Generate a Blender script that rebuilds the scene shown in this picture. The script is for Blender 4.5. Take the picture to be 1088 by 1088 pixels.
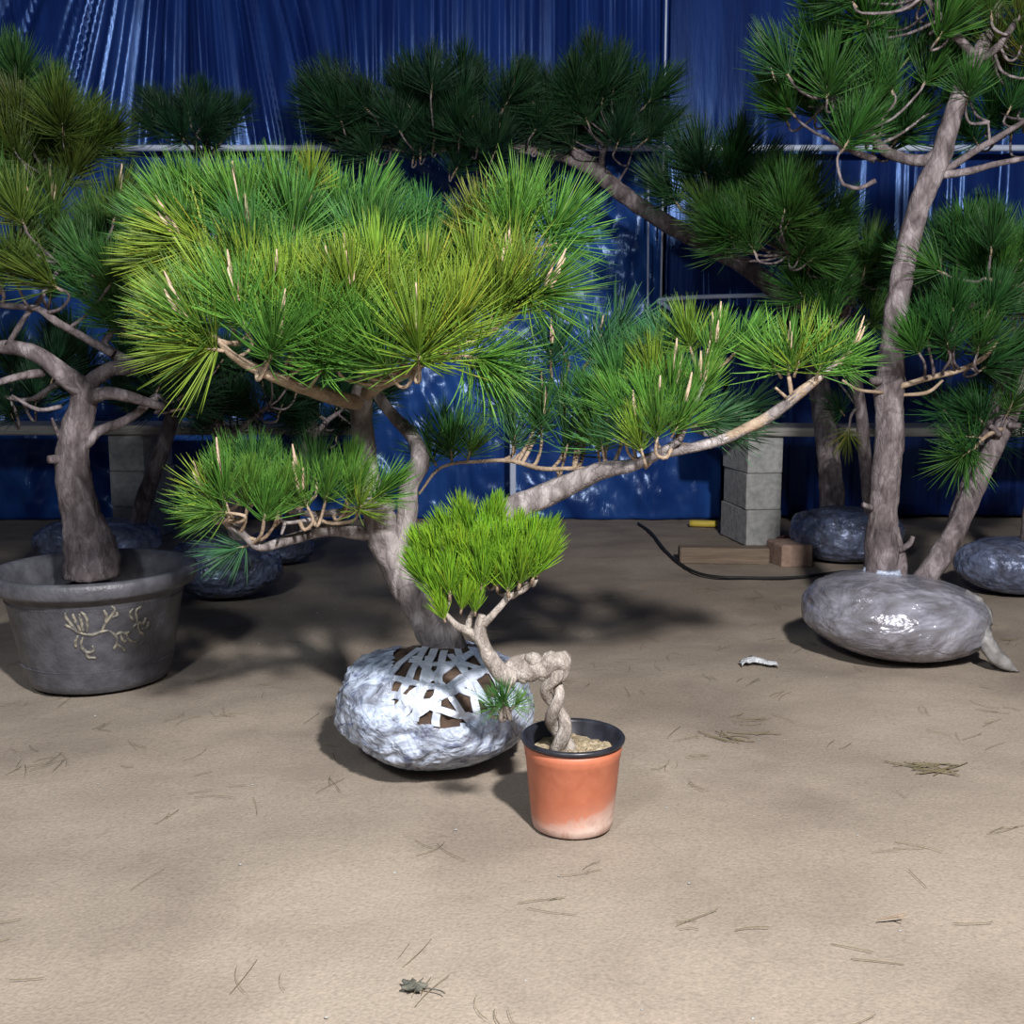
import bpy, math, random
from mathutils import Vector, Matrix, noise, bvhtree

# ------------------------------------------------------------------ camera, light, exposure
S = bpy.context.scene
for o in list(bpy.data.objects):
    bpy.data.objects.remove(o)
COL = S.collection
TH = math.radians(8.3); FPX = 1150.0; CAMZ = 1.0
cam = bpy.data.objects.new('camera', bpy.data.cameras.new('camera'))
cam.data.sensor_width = 36; cam.data.lens = 36*FPX/1088
cam.data.clip_start = .05
cam.location = (0, 0, CAMZ); cam.rotation_euler = (math.pi/2-TH, 0, 0)
COL.objects.link(cam); S.camera = cam
W = bpy.data.worlds.new('night'); S.world = W; W.use_nodes = True
W.node_tree.nodes['Background'].inputs[0].default_value = (.55, .65, 1, 1)
W.node_tree.nodes['Background'].inputs[1].default_value = .04
def lamp(name, loc, power, col, rad):
    l = bpy.data.lights.new(name, 'POINT'); l.energy = power; l.color = col; l.shadow_soft_size = rad
    o = bpy.data.objects.new(name, l); o.location = loc; COL.objects.link(o); return o
lamp('work_lamp', (.85, -.3, 2.72), 730, (1, .97, .95), .11)
lamp('second_work_lamp', (-1.25, -.6, 2.6), 170, (.88, .94, 1), .2)
S.view_settings.view_transform = 'Standard'; S.view_settings.look = 'None'
S.view_settings.exposure = .47; S.view_settings.gamma = 1; S.view_settings.use_curve_mapping = False

# ------------------------------------------------------------------ helpers
CT, ST = math.cos(TH), math.sin(TH)
def ray(px, py):
    u = (px-544)/FPX; v = (544-py)/FPX
    return Vector((u, CT+v*ST, -ST+v*CT))
def P(px, py, Y):
    d = ray(px, py); return Vector((0, 0, CAMZ))+d*(Y/d.y)
def G(px, py, z=0):
    d = ray(px, py); return Vector((0, 0, CAMZ))+d*((z-CAMZ)/d.z)
def proj(p):
    q = Vector(p)-Vector((0, 0, CAMZ)); f = q.y*CT-q.z*ST; u = q.y*ST+q.z*CT
    return 544+q.x/f*FPX, 544-u/f*FPX
def smooth(t): t = max(0, min(1, t)); return t*t*(3-2*t)

class MB:
    def __init__(s): s.v = []; s.f = []; s.m = []
    def face(s, idx, m=0): s.f.append(idx); s.m.append(m)
    def build(s, name, mats, parent=None, loc=None, smooth=True):
        me = bpy.data.meshes.new(name); me.from_pydata(s.v, [], s.f)
        for m in (mats if isinstance(mats, (list, tuple)) else [mats]): me.materials.append(m)
        me.polygons.foreach_set('material_index', s.m)
        me.polygons.foreach_set('use_smooth', [smooth]*len(s.f)); me.update()
        return put(name, me, parent, loc)
    def box(s, c, d, rot=0, m=0, bev=.0):
        M = Matrix.Rotation(rot, 3, 'Z'); c = Vector(c); x, y, z = d[0]/2, d[1]/2, d[2]/2; b = bev
        n = len(s.v)
        lv = [(-z, 1), (-z+b, 0), (z-b, 0), (z, 1)] if b else [(-z, 0), (z, 0)]
        for zz, k in lv:
            e = b*k; X, Yy = x-e, y-e
            ring = [(-X+b*(1-k), -Yy), (X-b*(1-k), -Yy), (X, -Yy+b*(1-k)), (X, Yy-b*(1-k)), (X-b*(1-k), Yy), (-X+b*(1-k), Yy), (-X, Yy-b*(1-k)), (-X, -Yy+b*(1-k))] if b else [(-X, -Yy), (X, -Yy), (X, Yy), (-X, Yy)]
            for q in ring: s.v.append(c+M@Vector((q[0], q[1], zz)))
        k = 8 if b else 4
        for r in range(len(lv)-1):
            for i in range(k):
                a = n+r*k+i; e = n+r*k+(i+1) % k
                s.face((a, e, e+k, a+k), m)
        s.face(tuple(n+i for i in reversed(range(k))), m); t = n+(len(lv)-1)*k
        s.face(tuple(t+i for i in range(k)), m)
    def sweep(s, pts, rad, n=8, sub=5, rough=0, seed=0, m=0, cap=True, flat=1, spin=0):
        pts = [Vector(p) for p in pts]
        if not isinstance(rad, (list, tuple)): rad = [rad]*len(pts)
        if len(rad) == 2 and len(pts) > 2:
            a, b = rad; rad = [a+(b-a)*i/(len(pts)-1) for i in range(len(pts))]
        C, R = [], []
        for i in range(len(pts)-1):
            p0 = pts[i-1] if i else pts[0]*2-pts[1]; p1, p2 = pts[i], pts[i+1]
            p3 = pts[i+2] if i+2 < len(pts) else p2*2-p1
            for k in range(sub):
                t = k/sub
                C.append(.5*((2*p1)+(p2-p0)*t+(2*p0-5*p1+4*p2-p3)*t*t+(3*p1-p0-3*p2+p3)*t**3)); R.append(rad[i]+(rad[i+1]-rad[i])*t)
        C.append(pts[-1]); R.append(rad[-1])
        T = (C[1]-C[0]).normalized(); N = T.orthogonal().normalized(); b0 = len(s.v)
        for i, c in enumerate(C):
            t = (C[min(i+1, len(C)-1)]-C[max(i-1, 0)])
            t = t.normalized() if t.length > 1e-7 else T
            N = (N-t*N.dot(t)).normalized(); B = t.cross(N)
            for k in range(n):
                a = 2*math.pi*k/n+spin*i; d = N*math.cos(a)+B*math.sin(a)*flat; r = R[i]
                if rough:
                    q = c+d*r
                    r *= 1+rough*(noise.noise(q*14+Vector((seed, 0, 0)))*.9+noise.noise(q*45+Vector((0, seed, 0)))*.6)
                s.v.append(c+d*r)
        for i in range(len(C)-1):
            for k in range(n):
                a = b0+i*n+k; b = b0+i*n+(k+1) % n
                s.face((a, b, b+n, a+n), m)
        if cap:
            s.face(tuple(b0+k for k in reversed(range(n))), m); e = b0+(len(C)-1)*n
            s.face(tuple(e+k for k in range(n)), m)
        return C
    def lathe(s, c, prof, n=64, m=0, wob=0):
        b0 = len(s.v); c = Vector(c)
        for r, z in prof:
            for k in range(n):
                a = 2*math.pi*k/n; rr = r*(1+wob*noise.noise(Vector((math.cos(a)*2, math.sin(a)*2, z*6))))
                s.v.append(c+Vector((rr*math.cos(a), rr*math.sin(a), z)))
        for i in range(len(prof)-1):
            for k in range(n):
                a = b0+i*n+k; b = b0+i*n+(k+1) % n
                s.face((a, b, b+n, a+n), m)
        if prof[0][0] > 1e-4: s.face(tuple(b0+k for k in reversed(range(n))), m)
        e = b0+(len(prof)-1)*n
        if prof[-1][0] > 1e-4: s.face(tuple(e+k for k in range(n)), m)

def put(name, me, parent=None, loc=None):
    o = bpy.data.objects.new(name, me); COL.objects.link(o)
    if parent: o.parent = parent
    if loc is not None: o.location = loc
    return o
def tag(o, label=None, cat=None, group=None, kind=None):
    for k, v in (('label', label), ('category', cat), ('group', group), ('kind', kind)):
        if v: o[k] = v
    return o
def thing(name, label, cat, loc, group=None):
    o = bpy.data.objects.new(name, None); o.empty_display_size = .1; COL.objects.link(o); o.location = loc
    return tag(o, label, cat, group)

# ------------------------------------------------------------------ materials
def mat(name):
    m = bpy.data.materials.new(name); m.use_nodes = True
    nt = m.node_tree; b = nt.nodes['Principled BSDF']
    return m, nt, b
def node(nt, t, **kw):
    n = nt.nodes.new(t)
    for k, v in kw.items():
        if k in n.inputs: n.inputs[k].default_value = v
        else: setattr(n, k, v)
    return n
def ramp(nt, fac, stops):
    r = nt.nodes.new('ShaderNodeValToRGB'); e = r.color_ramp.elements
    while len(e) < len(stops): e.new(.5)
    for i, (p, c) in enumerate(stops):
        e[i].position = p; e[i].color = (*c, 1) if len(c) == 3 else c
    nt.links.new(fac, r.inputs[0]); return r
def coords(nt, scale=(1, 1, 1), kind='Object'):
    t = nt.nodes.new('ShaderNodeTexCoord'); mp = nt.nodes.new('ShaderNodeMapping'); mp.inputs['Scale'].default_value = scale
    nt.links.new(t.outputs[kind], mp.inputs[0]); return mp.outputs[0]
def noisy(name, stops, scale=5, detail=6, rough=.7, bump=0, bscale=None, stretch=(1, 1, 1), dist=0, spec=.3, bdist=.01, metal=0, tint=None):
    m, nt, b = mat(name); co = coords(nt, stretch)
    n = node(nt, 'ShaderNodeTexNoise', Scale=scale, Detail=detail, Distortion=dist); nt.links.new(co, n.inputs['Vector'])
    nt.links.new(ramp(nt, n.outputs[0], stops).outputs[0], b.inputs['Base Color'])
    b.inputs['Roughness'].default_value = rough; b.inputs['Specular IOR Level'].default_value = spec; b.inputs['Metallic'].default_value = metal
    if tint: b.inputs['Specular Tint'].default_value = (*tint, 1)
    if bump:
        n2 = node(nt, 'ShaderNodeTexNoise', Scale=bscale or scale*4, Detail=5, Distortion=dist); nt.links.new(co, n2.inputs['Vector'])
        bp = node(nt, 'ShaderNodeBump', Strength=bump, Distance=bdist); nt.links.new(n2.outputs[0], bp.inputs['Height'])
        nt.links.new(bp.outputs[0], b.inputs['Normal'])
    return m

def ground_mat():
    m, nt, b = mat('packed_dirt'); co = coords(nt)
    def nz(sc, de=5, di=0):
        n = node(nt, 'ShaderNodeTexNoise', Scale=sc, Detail=de, Distortion=di); nt.links.new(co, n.inputs['Vector']); return n.outputs[0]
    big = ramp(nt, nz(1.1, 5, .6), [(.3, (.255, .213, .172)), (.52, (.325, .272, .22)), (.72, (.39, .33, .268))])
    patch = ramp(nt, nz(2.6, 6, .3), [(.34, (.85, .84, .85)), (.5, (1, 1, 1))])
    grit = ramp(nt, nz(130, 3), [(.25, (.72, .72, .72)), (.5, (1, 1, 1)), (.78, (1.22, 1.2, 1.17))])
    a = node(nt, 'ShaderNodeMix', data_type='RGBA', blend_type='MULTIPLY'); a.inputs[0].default_value = 1
    nt.links.new(big.outputs[0], a.inputs[6]); nt.links.new(patch.outputs[0], a.inputs[7])
    c = node(nt, 'ShaderNodeMix', data_type='RGBA', blend_type='MULTIPLY'); c.inputs[0].default_value = .7
    nt.links.new(a.outputs[2], c.inputs[6]); nt.links.new(grit.outputs[0], c.inputs[7])
    nt.links.new(c.outputs[2], b.inputs['Base Color'])
    b.inputs['Roughness'].default_value = .9; b.inputs['Specular IOR Level'].default_value = .15
    ad = node(nt, 'ShaderNodeMath', operation='ADD'); nt.links.new(nz(25, 6), ad.inputs[0]); nt.links.new(nz(160, 2), ad.inputs[1])
    bp = node(nt, 'ShaderNodeBump', Strength=.35, Distance=.006); nt.links.new(ad.outputs[0], bp.inputs['Height']); nt.links.new(bp.outputs[0], b.inputs['Normal'])
    return m
def needle_mat():
    m, nt, b = mat('pine_needles')
    oi = nt.nodes.new('ShaderNodeObjectInfo'); at = node(nt, 'ShaderNodeAttribute', attribute_name='tone')
    r = ramp(nt, at.outputs['Fac'], [(0, (.45, .5, .5)), (.5, (1, 1, 1)), (.93, (1.4, 1.28, 1.2)), (.985, (1.9, 1.2, 1.3))])
    mx = node(nt, 'ShaderNodeMix', data_type='RGBA', blend_type='MULTIPLY'); mx.inputs[0].default_value = 1
    nt.links.new(oi.outputs['Color'], mx.inputs[6]); nt.links.new(r.outputs[0], mx.inputs[7])
    nt.links.new(mx.outputs[2], b.inputs['Base Color'])
    b.inputs['Roughness'].default_value = .42; b.inputs['Specular IOR Level'].default_value = .35
    return m
def bark_mat(name, dark, mid, light, sc=1):
    m, nt, b = mat(name); co = coords(nt, (1, 1, .45))
    n = node(nt, 'ShaderNodeTexNoise', Scale=26*sc, Detail=8, Distortion=.8); nt.links.new(co, n.inputs['Vector'])
    wn = node(nt, 'ShaderNodeTexNoise', Scale=30*sc, Detail=3); nt.links.new(co, wn.inputs['Vector'])
    wv = node(nt, 'ShaderNodeVectorMath', operation='MULTIPLY_ADD'); nt.links.new(wn.outputs[1], wv.inputs[0]); wv.inputs[1].default_value = (.05, .05, .05); nt.links.new(co, wv.inputs[2])
    v = node(nt, 'ShaderNodeTexVoronoi', Scale=46*sc, feature='DISTANCE_TO_EDGE'); nt.links.new(wv.outputs[0], v.inputs['Vector'])
    r = ramp(nt, n.outputs[0], [(.28, dark), (.5, mid), (.7, light)])
    e = ramp(nt, v.outputs[0], [(0, (.62, .6, .6)), (.10, (1, 1, 1))])
    mx = node(nt, 'ShaderNodeMix', data_type='RGBA', blend_type='MULTIPLY'); mx.inputs[0].default_value = .4
    nt.links.new(r.outputs[0], mx.inputs[6]); nt.links.new(e.outputs[0], mx.inputs[7]); nt.links.new(mx.outputs[2], b.inputs['Base Color'])
    b.inputs['Roughness'].default_value = .85; b.inputs['Specular IOR Level'].default_value = .2
    ad = node(nt, 'ShaderNodeMath', operation='ADD'); nt.links.new(n.outputs[0], ad.inputs[0]); nt.links.new(e.outputs[0], ad.inputs[1])
    bp = node(nt, 'ShaderNodeBump', Strength=.6, Distance=.006); nt.links.new(ad.outputs[0], bp.inputs['Height']); nt.links.new(bp.outputs[0], b.inputs['Normal'])
    return m
def film_mat(name, col, lo, hi, rough=.2, sc=7, st=(1, 1, 1), bstr=.6, metal=0, dk=None):
    m, nt, b = mat(name); co = coords(nt, st)
    n = node(nt, 'ShaderNodeTexNoise', Scale=sc, Detail=7, Distortion=2.2); nt.links.new(co, n.inputs['Vector'])
    f = ramp(nt, n.outputs[0], [(.36, (lo,)*3), (.58, (hi,)*3)])
    tr = nt.nodes.new('ShaderNodeBsdfTransparent'); mx = nt.nodes.new('ShaderNodeMixShader')
    b.inputs['Roughness'].default_value = rough; b.inputs['Specular IOR Level'].default_value = .7; b.inputs['Metallic'].default_value = metal
    n2 = node(nt, 'ShaderNodeTexNoise', Scale=sc*2.6, Detail=6, Distortion=2.5); nt.links.new(co, n2.inputs['Vector'])
    n3 = node(nt, 'ShaderNodeTexNoise', Scale=sc*1.3, Detail=8, Distortion=3.5, Roughness=.62); nt.links.new(co, n3.inputs['Vector'])
    nt.links.new(ramp(nt, n3.outputs[0], [(.36, dk or col), (.5, tuple(c*.75 for c in col)), (.62, col)]).outputs[0], b.inputs['Base Color'])
    bp = node(nt, 'ShaderNodeBump', Strength=bstr, Distance=.02); nt.links.new(n2.outputs[0], bp.inputs['Height']); nt.links.new(bp.outputs[0], b.inputs['Normal'])
    out = nt.nodes['Material Output']
    nt.links.new(f.outputs[0], mx.inputs[0]); nt.links.new(tr.outputs[0], mx.inputs[1]); nt.links.new(b.outputs[0], mx.inputs[2]); nt.links.new(mx.outputs[0], out.inputs[0])
    return m
def terracotta_mat():
    m, nt, b = mat('terracotta_plastic'); co = coords(nt)
    n = node(nt, 'ShaderNodeTexNoise', Scale=30, Detail=9, Distortion=.6, Roughness=.65); nt.links.new(co, n.inputs['Vector'])
    sx = nt.nodes.new('ShaderNodeSeparateXYZ'); nt.links.new(co, sx.inputs[0])
    # a dried mud tide mark: low on the wall, climbing on the right
    a = node(nt, 'ShaderNodeMath', operation='MULTIPLY_ADD'); nt.links.new(n.outputs[0], a.inputs[0]); a.inputs[1].default_value = .09; nt.links.new(sx.outputs['Z'], a.inputs[2])
    c = node(nt, 'ShaderNodeMath', operation='MULTIPLY_ADD'); nt.links.new(sx.outputs['X'], c.inputs[0]); c.inputs[1].default_value = -.28; nt.links.new(a.outputs[0], c.inputs[2])
    f = ramp(nt, c.outputs[0], [(.066, (1, 1, 1)), (.082, (.72,)*3), (.098, (.12,)*3), (.125, (.0,)*3)])
    col = ramp(nt, n.outputs[0], [(.3, (.44, .13, .068)), (.7, (.54, .18, .10))])
    mud = ramp(nt, n.outputs[0], [(.35, (.50, .30, .24)), (.65, (.72, .56, .49))])
    mx = node(nt, 'ShaderNodeMix', data_type='RGBA'); nt.links.new(f.outputs[0], mx.inputs[0]); nt.links.new(col.outputs[0], mx.inputs[6]); nt.links.new(mud.outputs[0], mx.inputs[7])
    nt.links.new(mx.outputs[2], b.inputs['Base Color']); b.inputs['Roughness'].default_value = .5
    return m
M = dict(
    ground=ground_mat(), needle=needle_mat(),
    bark=bark_mat('grey_pine_bark', (.09, .077, .075), (.24, .21, .208), (.44, .40, .40)),
    barkd=bark_mat('brown_pine_bark', (.055, .044, .046), (.155, .127, .132), (.31, .27, .28)),
    barkb=bark_mat('bonsai_bark', (.15, .125, .11), (.31, .27, .24), (.5, .45, .41), 1.6),
    twig=noisy('tan_twig', [(.3, (.22, .155, .105)), (.7, (.44, .34, .25))], 30, rough=.8, bump=.5, bscale=120),
    bud=noisy('pale_bud', [(.3, (.40, .26, .18)), (.7, (.62, .47, .36))], 60, rough=.7, bump=.4, bscale=200),
    soil=noisy('root_soil', [(.3, (.03, .022, .018)), (.7, (.14, .095, .07))], 14, rough=.95, bump=.7, bscale=60, spec=.1),
    sand=noisy('sandy_potting_soil', [(.3, (.24, .185, .115)), (.7, (.5, .42, .29))], 60, rough=.95, bump=.9, bscale=150, spec=.1),
    film_white=film_mat('white_stretch_film', (.70, .80, 1.0), .45, 1, .17, 5, (1, 1, 1.4), .8, 0, (.15, .18, .30)),
    film_grey=film_mat('grey_stretch_film', (.50, .50, .59), .55, .95, .17, 3.4, (1, 1, 1.8), .55, .3, (.27, .26, .29)),
    film_blue=film_mat('bluish_stretch_film', (.27, .33, .52), .5, .9, .18, 5, (1, 1, 1), .7, .3, (.10, .125, .21)),
    strap=noisy('white_strapping', [(.3, (.42, .48, .60)), (.7, (.66, .71, .82))], 20, rough=.25, spec=.6, bump=.4, bscale=30),
    potblack=noisy('charcoal_pot_plastic', [(.3, (.06, .06, .072)), (.7, (.125, .125, .145))], 22, rough=.42, bump=.25, bscale=90, spec=.5),
    relief=noisy('worn_gilt_relief', [(.38, (.10, .097, .095)), (.62, (.30, .27, .21))], 70, rough=.45, spec=.6),
    terra=terracotta_mat(),
    liner=noisy('black_liner_plastic', [(.3, (.012, .013, .018)), (.7, (.03, .032, .045))], 30, rough=.35, spec=.5),
    tarp=noisy('blue_plastic_sheet', [(.35, (.005, .014, .085)), (.65, (.009, .03, .15))], 2.2, rough=.27, bump=.1, bscale=9, stretch=(5, 1, .6), spec=.6, bdist=.02, tint=(.28, .48, 1)),
    tarp_lo=noisy('crumpled_blue_film', [(.35, (.006, .028, .15)), (.65, (.022, .085, .32))], 2.4, rough=.25, bump=.35, bscale=5, stretch=(1.6, 1, .7), dist=.8, spec=.4, tint=(.5, .68, 1), bdist=.03),
    tarp_back=noisy('dark_blue_backing', [(.3, (.008, .02, .10)), (.7, (.015, .04, .2))], 1.5, rough=.6),
    white=noisy('white_painted_steel', [(.3, (.46, .54, .72)), (.7, (.62, .70, .86))], 9, rough=.35, spec=.5),
    concrete=noisy('grey_concrete', [(.3, (.27, .28, .28)), (.7, (.45, .45, .44))], 30, rough=.9, bump=.6, bscale=140, spec=.15),
    plank=noisy('weathered_plank', [(.3, (.22, .21, .19)), (.7, (.42, .40, .37))], 8, rough=.85, bump=.4, stretch=(.4, 6, 6)),
    board=noisy('muddy_board', [(.3, (.15, .11, .08)), (.7, (.26, .20, .15))], 8, rough=.9, bump=.4, stretch=(.5, 5, 5)),
    brick=noisy('brown_brick', [(.3, (.26, .17, .13)), (.7, (.42, .30, .24))], 30, rough=.9, bump=.5, bscale=120),
    log=noisy('red_brown_log', [(.3, (.10, .04, .03)), (.7, (.2, .09, .07))], 20, rough=.8, bump=.4),
    yellow=noisy('yellow_plastic', [(.3, (.55, .42, .05)), (.7, (.75, .6, .12))], 12, rough=.5),
    cable=noisy('black_rubber', [(.3, (.012, .012, .013)), (.7, (.03, .03, .03))], 20, rough=.6),
    dry=noisy('dry_needles', [(.3, (.13, .115, .06)), (.7, (.25, .2, .12))], 6, rough=.8),
    leaf=noisy('dry_leaf', [(.3, (.06, .065, .055)), (.7, (.16, .15, .12))], 40, rough=.8),
    scrap=film_mat('clear_scrap', (.75, .78, .82), .7, 1, .25, 20),
    rope=noisy('frayed_film_rope', [(.3, (.16, .15, .145)), (.7, (.36, .35, .35))], 40, rough=.5),
)

# ------------------------------------------------------------------ setting: ground and sheeted wall
def hgt(x, y):
    v = Vector((x, y, 0))
    return .010*noise.noise(v*1.7)+.006*noise.noise(v*6+Vector((3, 1, 0)))+(.004*noise.noise(v*19) if y > .8 else 0)
mb = MB(); nx, ny, x0, x1, y0, y1 = 300, 260, -5.5, 5.5, -2, 7.2
for j in range(ny+1):
    for i in range(nx+1):
        x = x0+(x1-x0)*i/nx; y = y0+(y1-y0)*j/ny
        mb.v.append((x, y, hgt(x, y)-.006))
for j in range(ny):
    for i in range(nx):
        a = j*(nx+1)+i; mb.face((a, a+1, a+nx+2, a+nx+1))
tag(mb.build('ground', M['ground']), kind='structure')
WY = 6.66
mb = MB(); mb.box((0, WY+.1, 2.0), (11, .04, 4.1)); tag(mb.build('wall_back', M['tarp_back'], smooth=False), kind='structure')

def ridge_table(rng, n, lo, hi, wl, wh, al, ah, step):
    N = int((hi-lo)/step)+2; t = [0.0]*N
    for _ in range(n):
        c = rng.uniform(lo, hi); w = rng.uniform(wl, wh); a = rng.uniform(al, ah)
        for i in range(max(0, int((c-lo-4*w)/step)), min(N, int((c-lo+4*w)/step)+1)):
            t[i] += a*math.exp(-((lo+i*step-c)/w)**2)
    return lambda x: (lambda f: (lambda i, k: t[max(0, min(N-1, i))]*(1-k)+t[max(0, min(N-1, i+1))]*k)(int(math.floor(f)), f-math.floor(f)))((x-lo)/step)
def sheet(name, xs, zs, Y, h, m, label, cat, th=.004, xm=lambda x, z: x):
    mb = MB(); n = len(xs)
    for z in zs:
        for x in xs: mb.v.append((xm(x, z), Y-h(x, z), z))
    for j in range(len(zs)-1):
        for i in range(n-1):
            a = j*n+i; mb.face((a, a+1, a+n+1, a+n))
    o = mb.build(name, m); s = o.modifiers.new('thickness', 'SOLIDIFY'); s.thickness = th; s.offset = 1
    return tag(o, label, cat)
def span(a, b, s): n = max(2, int((b-a)/s)); return [a+(b-a)*i/n for i in range(n+1)]
SEAM = P(706, 160, WY).x; RAILZ = P(200, 166, WY).z
rng = random.Random(4)
ra = ridge_table(rng, 340, -500, 760, 1.6, 4.5, -.022, .03, .5)
rl = ridge_table(rng, 40, -500, 760, 14, 40, -.03, .05, 1)
def h_up(x, z):
    px, py = proj((x, WY, z)); fan = 202+(px-202)/(py+364)*364
    k = smooth((px-300)/110); u = fan*(1-k)+px*k
    sag = .03*noise.noise(Vector((x*1.5, z*1.2, 2)))
    fade = .55+.5*smooth((z-RAILZ)/.25)
    wob = 1+.6*noise.noise(Vector((u*.05, z*2.2, 0)))
    return .07+(ra(u)*wob*(1-.55*k)+rl(u)+sag)*fade
zu = span(RAILZ-.02, 4.0, .05)
sheet('plastic_sheet', span(-5.4, SEAM, .008), zu, WY-.02, h_up, M['tarp'], 'pleated dark blue plastic sheet hanging above the long white rail, fanned folds', 'plastic sheet')
rb = ridge_table(rng, 150, -2, 6, .012, .03, -.010, .014, .004)
def h_rt(x, z):
    lowk = 1-smooth((z-2.0)/.5)
    return .045+rb(x+.03*noise.noise(Vector((x, z*.7, 5))))*(.06+1.5*lowk)+.03*noise.noise(Vector((x*1.1, z*.5, 9)))
sheet('plastic_sheet', span(SEAM+.01, 5.4, .01), span(.02, 4.0, .07), WY-.02, h_rt, M['tarp'], 'smoother blue plastic sheet right of the thin white upright, behind the tall pine', 'plastic sheet', xm=lambda x, z: x+.40*(1-smooth((z-.85)/.3))*max(0, 1-(x-SEAM)/1.2))
def h_lo(x, z):
    v = Vector((x, 0, z)); w = Vector((x*2.2+z*.9, 0, z*1.3-x*.4))
    r = 1-abs(noise.noise(w*1.6))*2; r2 = 1-abs(noise.noise(w*4.1+Vector((7, 0, 1))))*2
    return .05+.035*noise.noise(v*1.2)+.028*r+.016*r2+.008*noise.noise(v*14)
sheet('plastic_sheet', span(-5.4, SEAM-.02, .02), span(.0, RAILZ, .02), WY-.02, h_lo, M['tarp_lo'], 'crumpled shiny blue plastic film below the white rail, behind the big pine', 'plastic sheet', xm=lambda x, z: x+.40*(1-smooth((z-.85)/.3))*max(0, 1-(SEAM-x)/1.2))

mb = MB(); a, b = P(-420, 163, 6.4), P(1500, 175, 6.4); a.z = b.z = RAILZ+.0
mb.sweep([a, (a+b)/2, b], .018, 10, 2); 
o = mb.build('rail', M['white']); tag(o, 'long horizontal white pipe rail across the blue sheets', 'rail')
mb = MB(); a = P(709, -60, 6.36); b = P(702, 330, 6.36); mb.sweep([a, b], .0065, 8, 2)
tag(mb.build('upright_rod', M['white']), 'thin white vertical rod crossing the white rail at the sheet seam', 'rod')
mb = MB(); mb.sweep([P(689, 170, 6.40), P(689, 190, 6.41), P(688, 368, 6.42)], .006, 8, 2)
tag(mb.build('cord', M['white']), 'short white cord hanging left of the thin upright rod', 'cord')
mb = MB(); mb.sweep([P(722, 335, 6.1), P(705, 323, 6.2), P(700, 321, 6.25), P(706, 318, 6.25), P(760, 315, 6.25), P(900, 312, 6.3), P(935, 312, 6.62)], .013, 8, 4)
tag(mb.build('bent_pipe', M['white']), 'bent white pipe with a hooked end, above the middle pine branch tip', 'pipe')
mb = MB(); p = P(545, 404, 6.3); q = P(546, 556, 6.3); q.z = 0; q.x = p.x
mb.box((p+q)/2, (.035, .012, (p-q).length), bev=.004)
tag(mb.build('batten', M['white'], smooth=False), 'narrow pale vertical batten against the crumpled blue film', 'batten')

# ------------------------------------------------------------------ benches, blocks and odds and ends
def plank(xa, xb, Y, py, w, t, label, m='plank', grp=None):
    z = P(xa, py, Y).z; x_a, x_b = P(xa, py, Y).x, P(xb, py, Y).x
    mb = MB(); mb.box(((x_a+x_b)/2, Y+w/2, .577+t/2), (x_b-x_a, w, t), bev=.006)
    return tag(mb.build('plank', M[m], smooth=False), label, 'plank', grp)
BZ = .59
def block_mesh():
    w, d, h = .19, .39, .19; xs = [-.095, -.06, .06, .095]; ys = [-.195, -.16, -.015, .015, .16, .195]
    solid = lambda i, j: 0 <= i < 3 and 0 <= j < 5 and not (i == 1 and j in (1, 3))
    mb = MB(); idx = {}
    def vid(i, j, k):
        if (i, j, k) not in idx: idx[(i, j, k)] = len(mb.v); mb.v.append((xs[i], ys[j], (0, h)[k]))
        return idx[(i, j, k)]
    for i in range(3):
        for j in range(5):
            if not solid(i, j): continue
            mb.face((vid(i, j, 1), vid(i+1, j, 1), vid(i+1, j+1, 1), vid(i, j+1, 1))); mb.face((vid(i, j, 0), vid(i, j+1, 0), vid(i+1, j+1, 0), vid(i+1, j, 0)))
            for di, dj, e in ((-1, 0, ((0, 1), (0, 0))), (1, 0, ((1, 0), (1, 1))), (0, -1, ((0, 0), (1, 0))), (0, 1, ((1, 1), (0, 1)))):
                if not solid(i+di, j+dj):
                    (a, b), (c, d2) = e
                    mb.face((vid(i+a, j+b, 0), vid(i+c, j+d2, 0), vid(i+c, j+d2, 1), vid(i+a, j+b, 1)))
    return mb
bm0 = block_mesh().build('concrete_block', M['concrete'], smooth=False)
bv = bm0.modifiers.new('bevel', 'BEVEL'); bv.width = .005; bv.segments = 2
def stack(px, Y, rot, labels, grp, first):
    for k, lb in enumerate(labels):
        o = bm0 if first and k == 0 else bm0.copy()
        if o is not bm0: COL.objects.link(o)
        x = P(px, 540, Y).x; o.location = (x+.004*(k % 2), Y+.195, k*.192); o.rotation_euler = (0, 0, rot+(.03, -.02, .015)[k])
        tag(o, lb, 'concrete block', grp)
stack(806, 5.62, .13, ['grey concrete block at the foot of the pillar beside the brick', 'grey concrete block in the middle of the pillar behind the muddy board', 'grey concrete block on top of the bench pillar beside the brick, under the plank'], 'blocks of the bench pillar behind the brick', True)
stack(140, 5.72, -.1, ['grey concrete block at the foot of the pillar behind the black pot', 'grey concrete block in the middle of the pillar behind the black pot', 'grey concrete block topmost of the pillar behind the black pot'], 'blocks of the bench pillar behind the black pot', False)
plank(748, 1320, 5.6, 455, .42, .045, 'long pale bench plank on the block pillar, behind the tall pine trunk')
plank(-330, 378, 5.7, 462, .42, .05, 'long grey bench plank behind the pine in the black pot')
for px in (1230,):
    mb = MB(); mb.box((P(px, 540, 5.8).x, 5.8, .28), (.19, .39, .56), bev=.006)
o = mb.build('bench_post', M['concrete'], smooth=False); tag(o, 'concrete post under the far right end of the pale bench plank', 'post')
mb = MB(); p = G(776, 599); mb.box((p.x-.025, p.y+.05, .035), (.43, .10, .08), rot=-.06, bev=.006)
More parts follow.
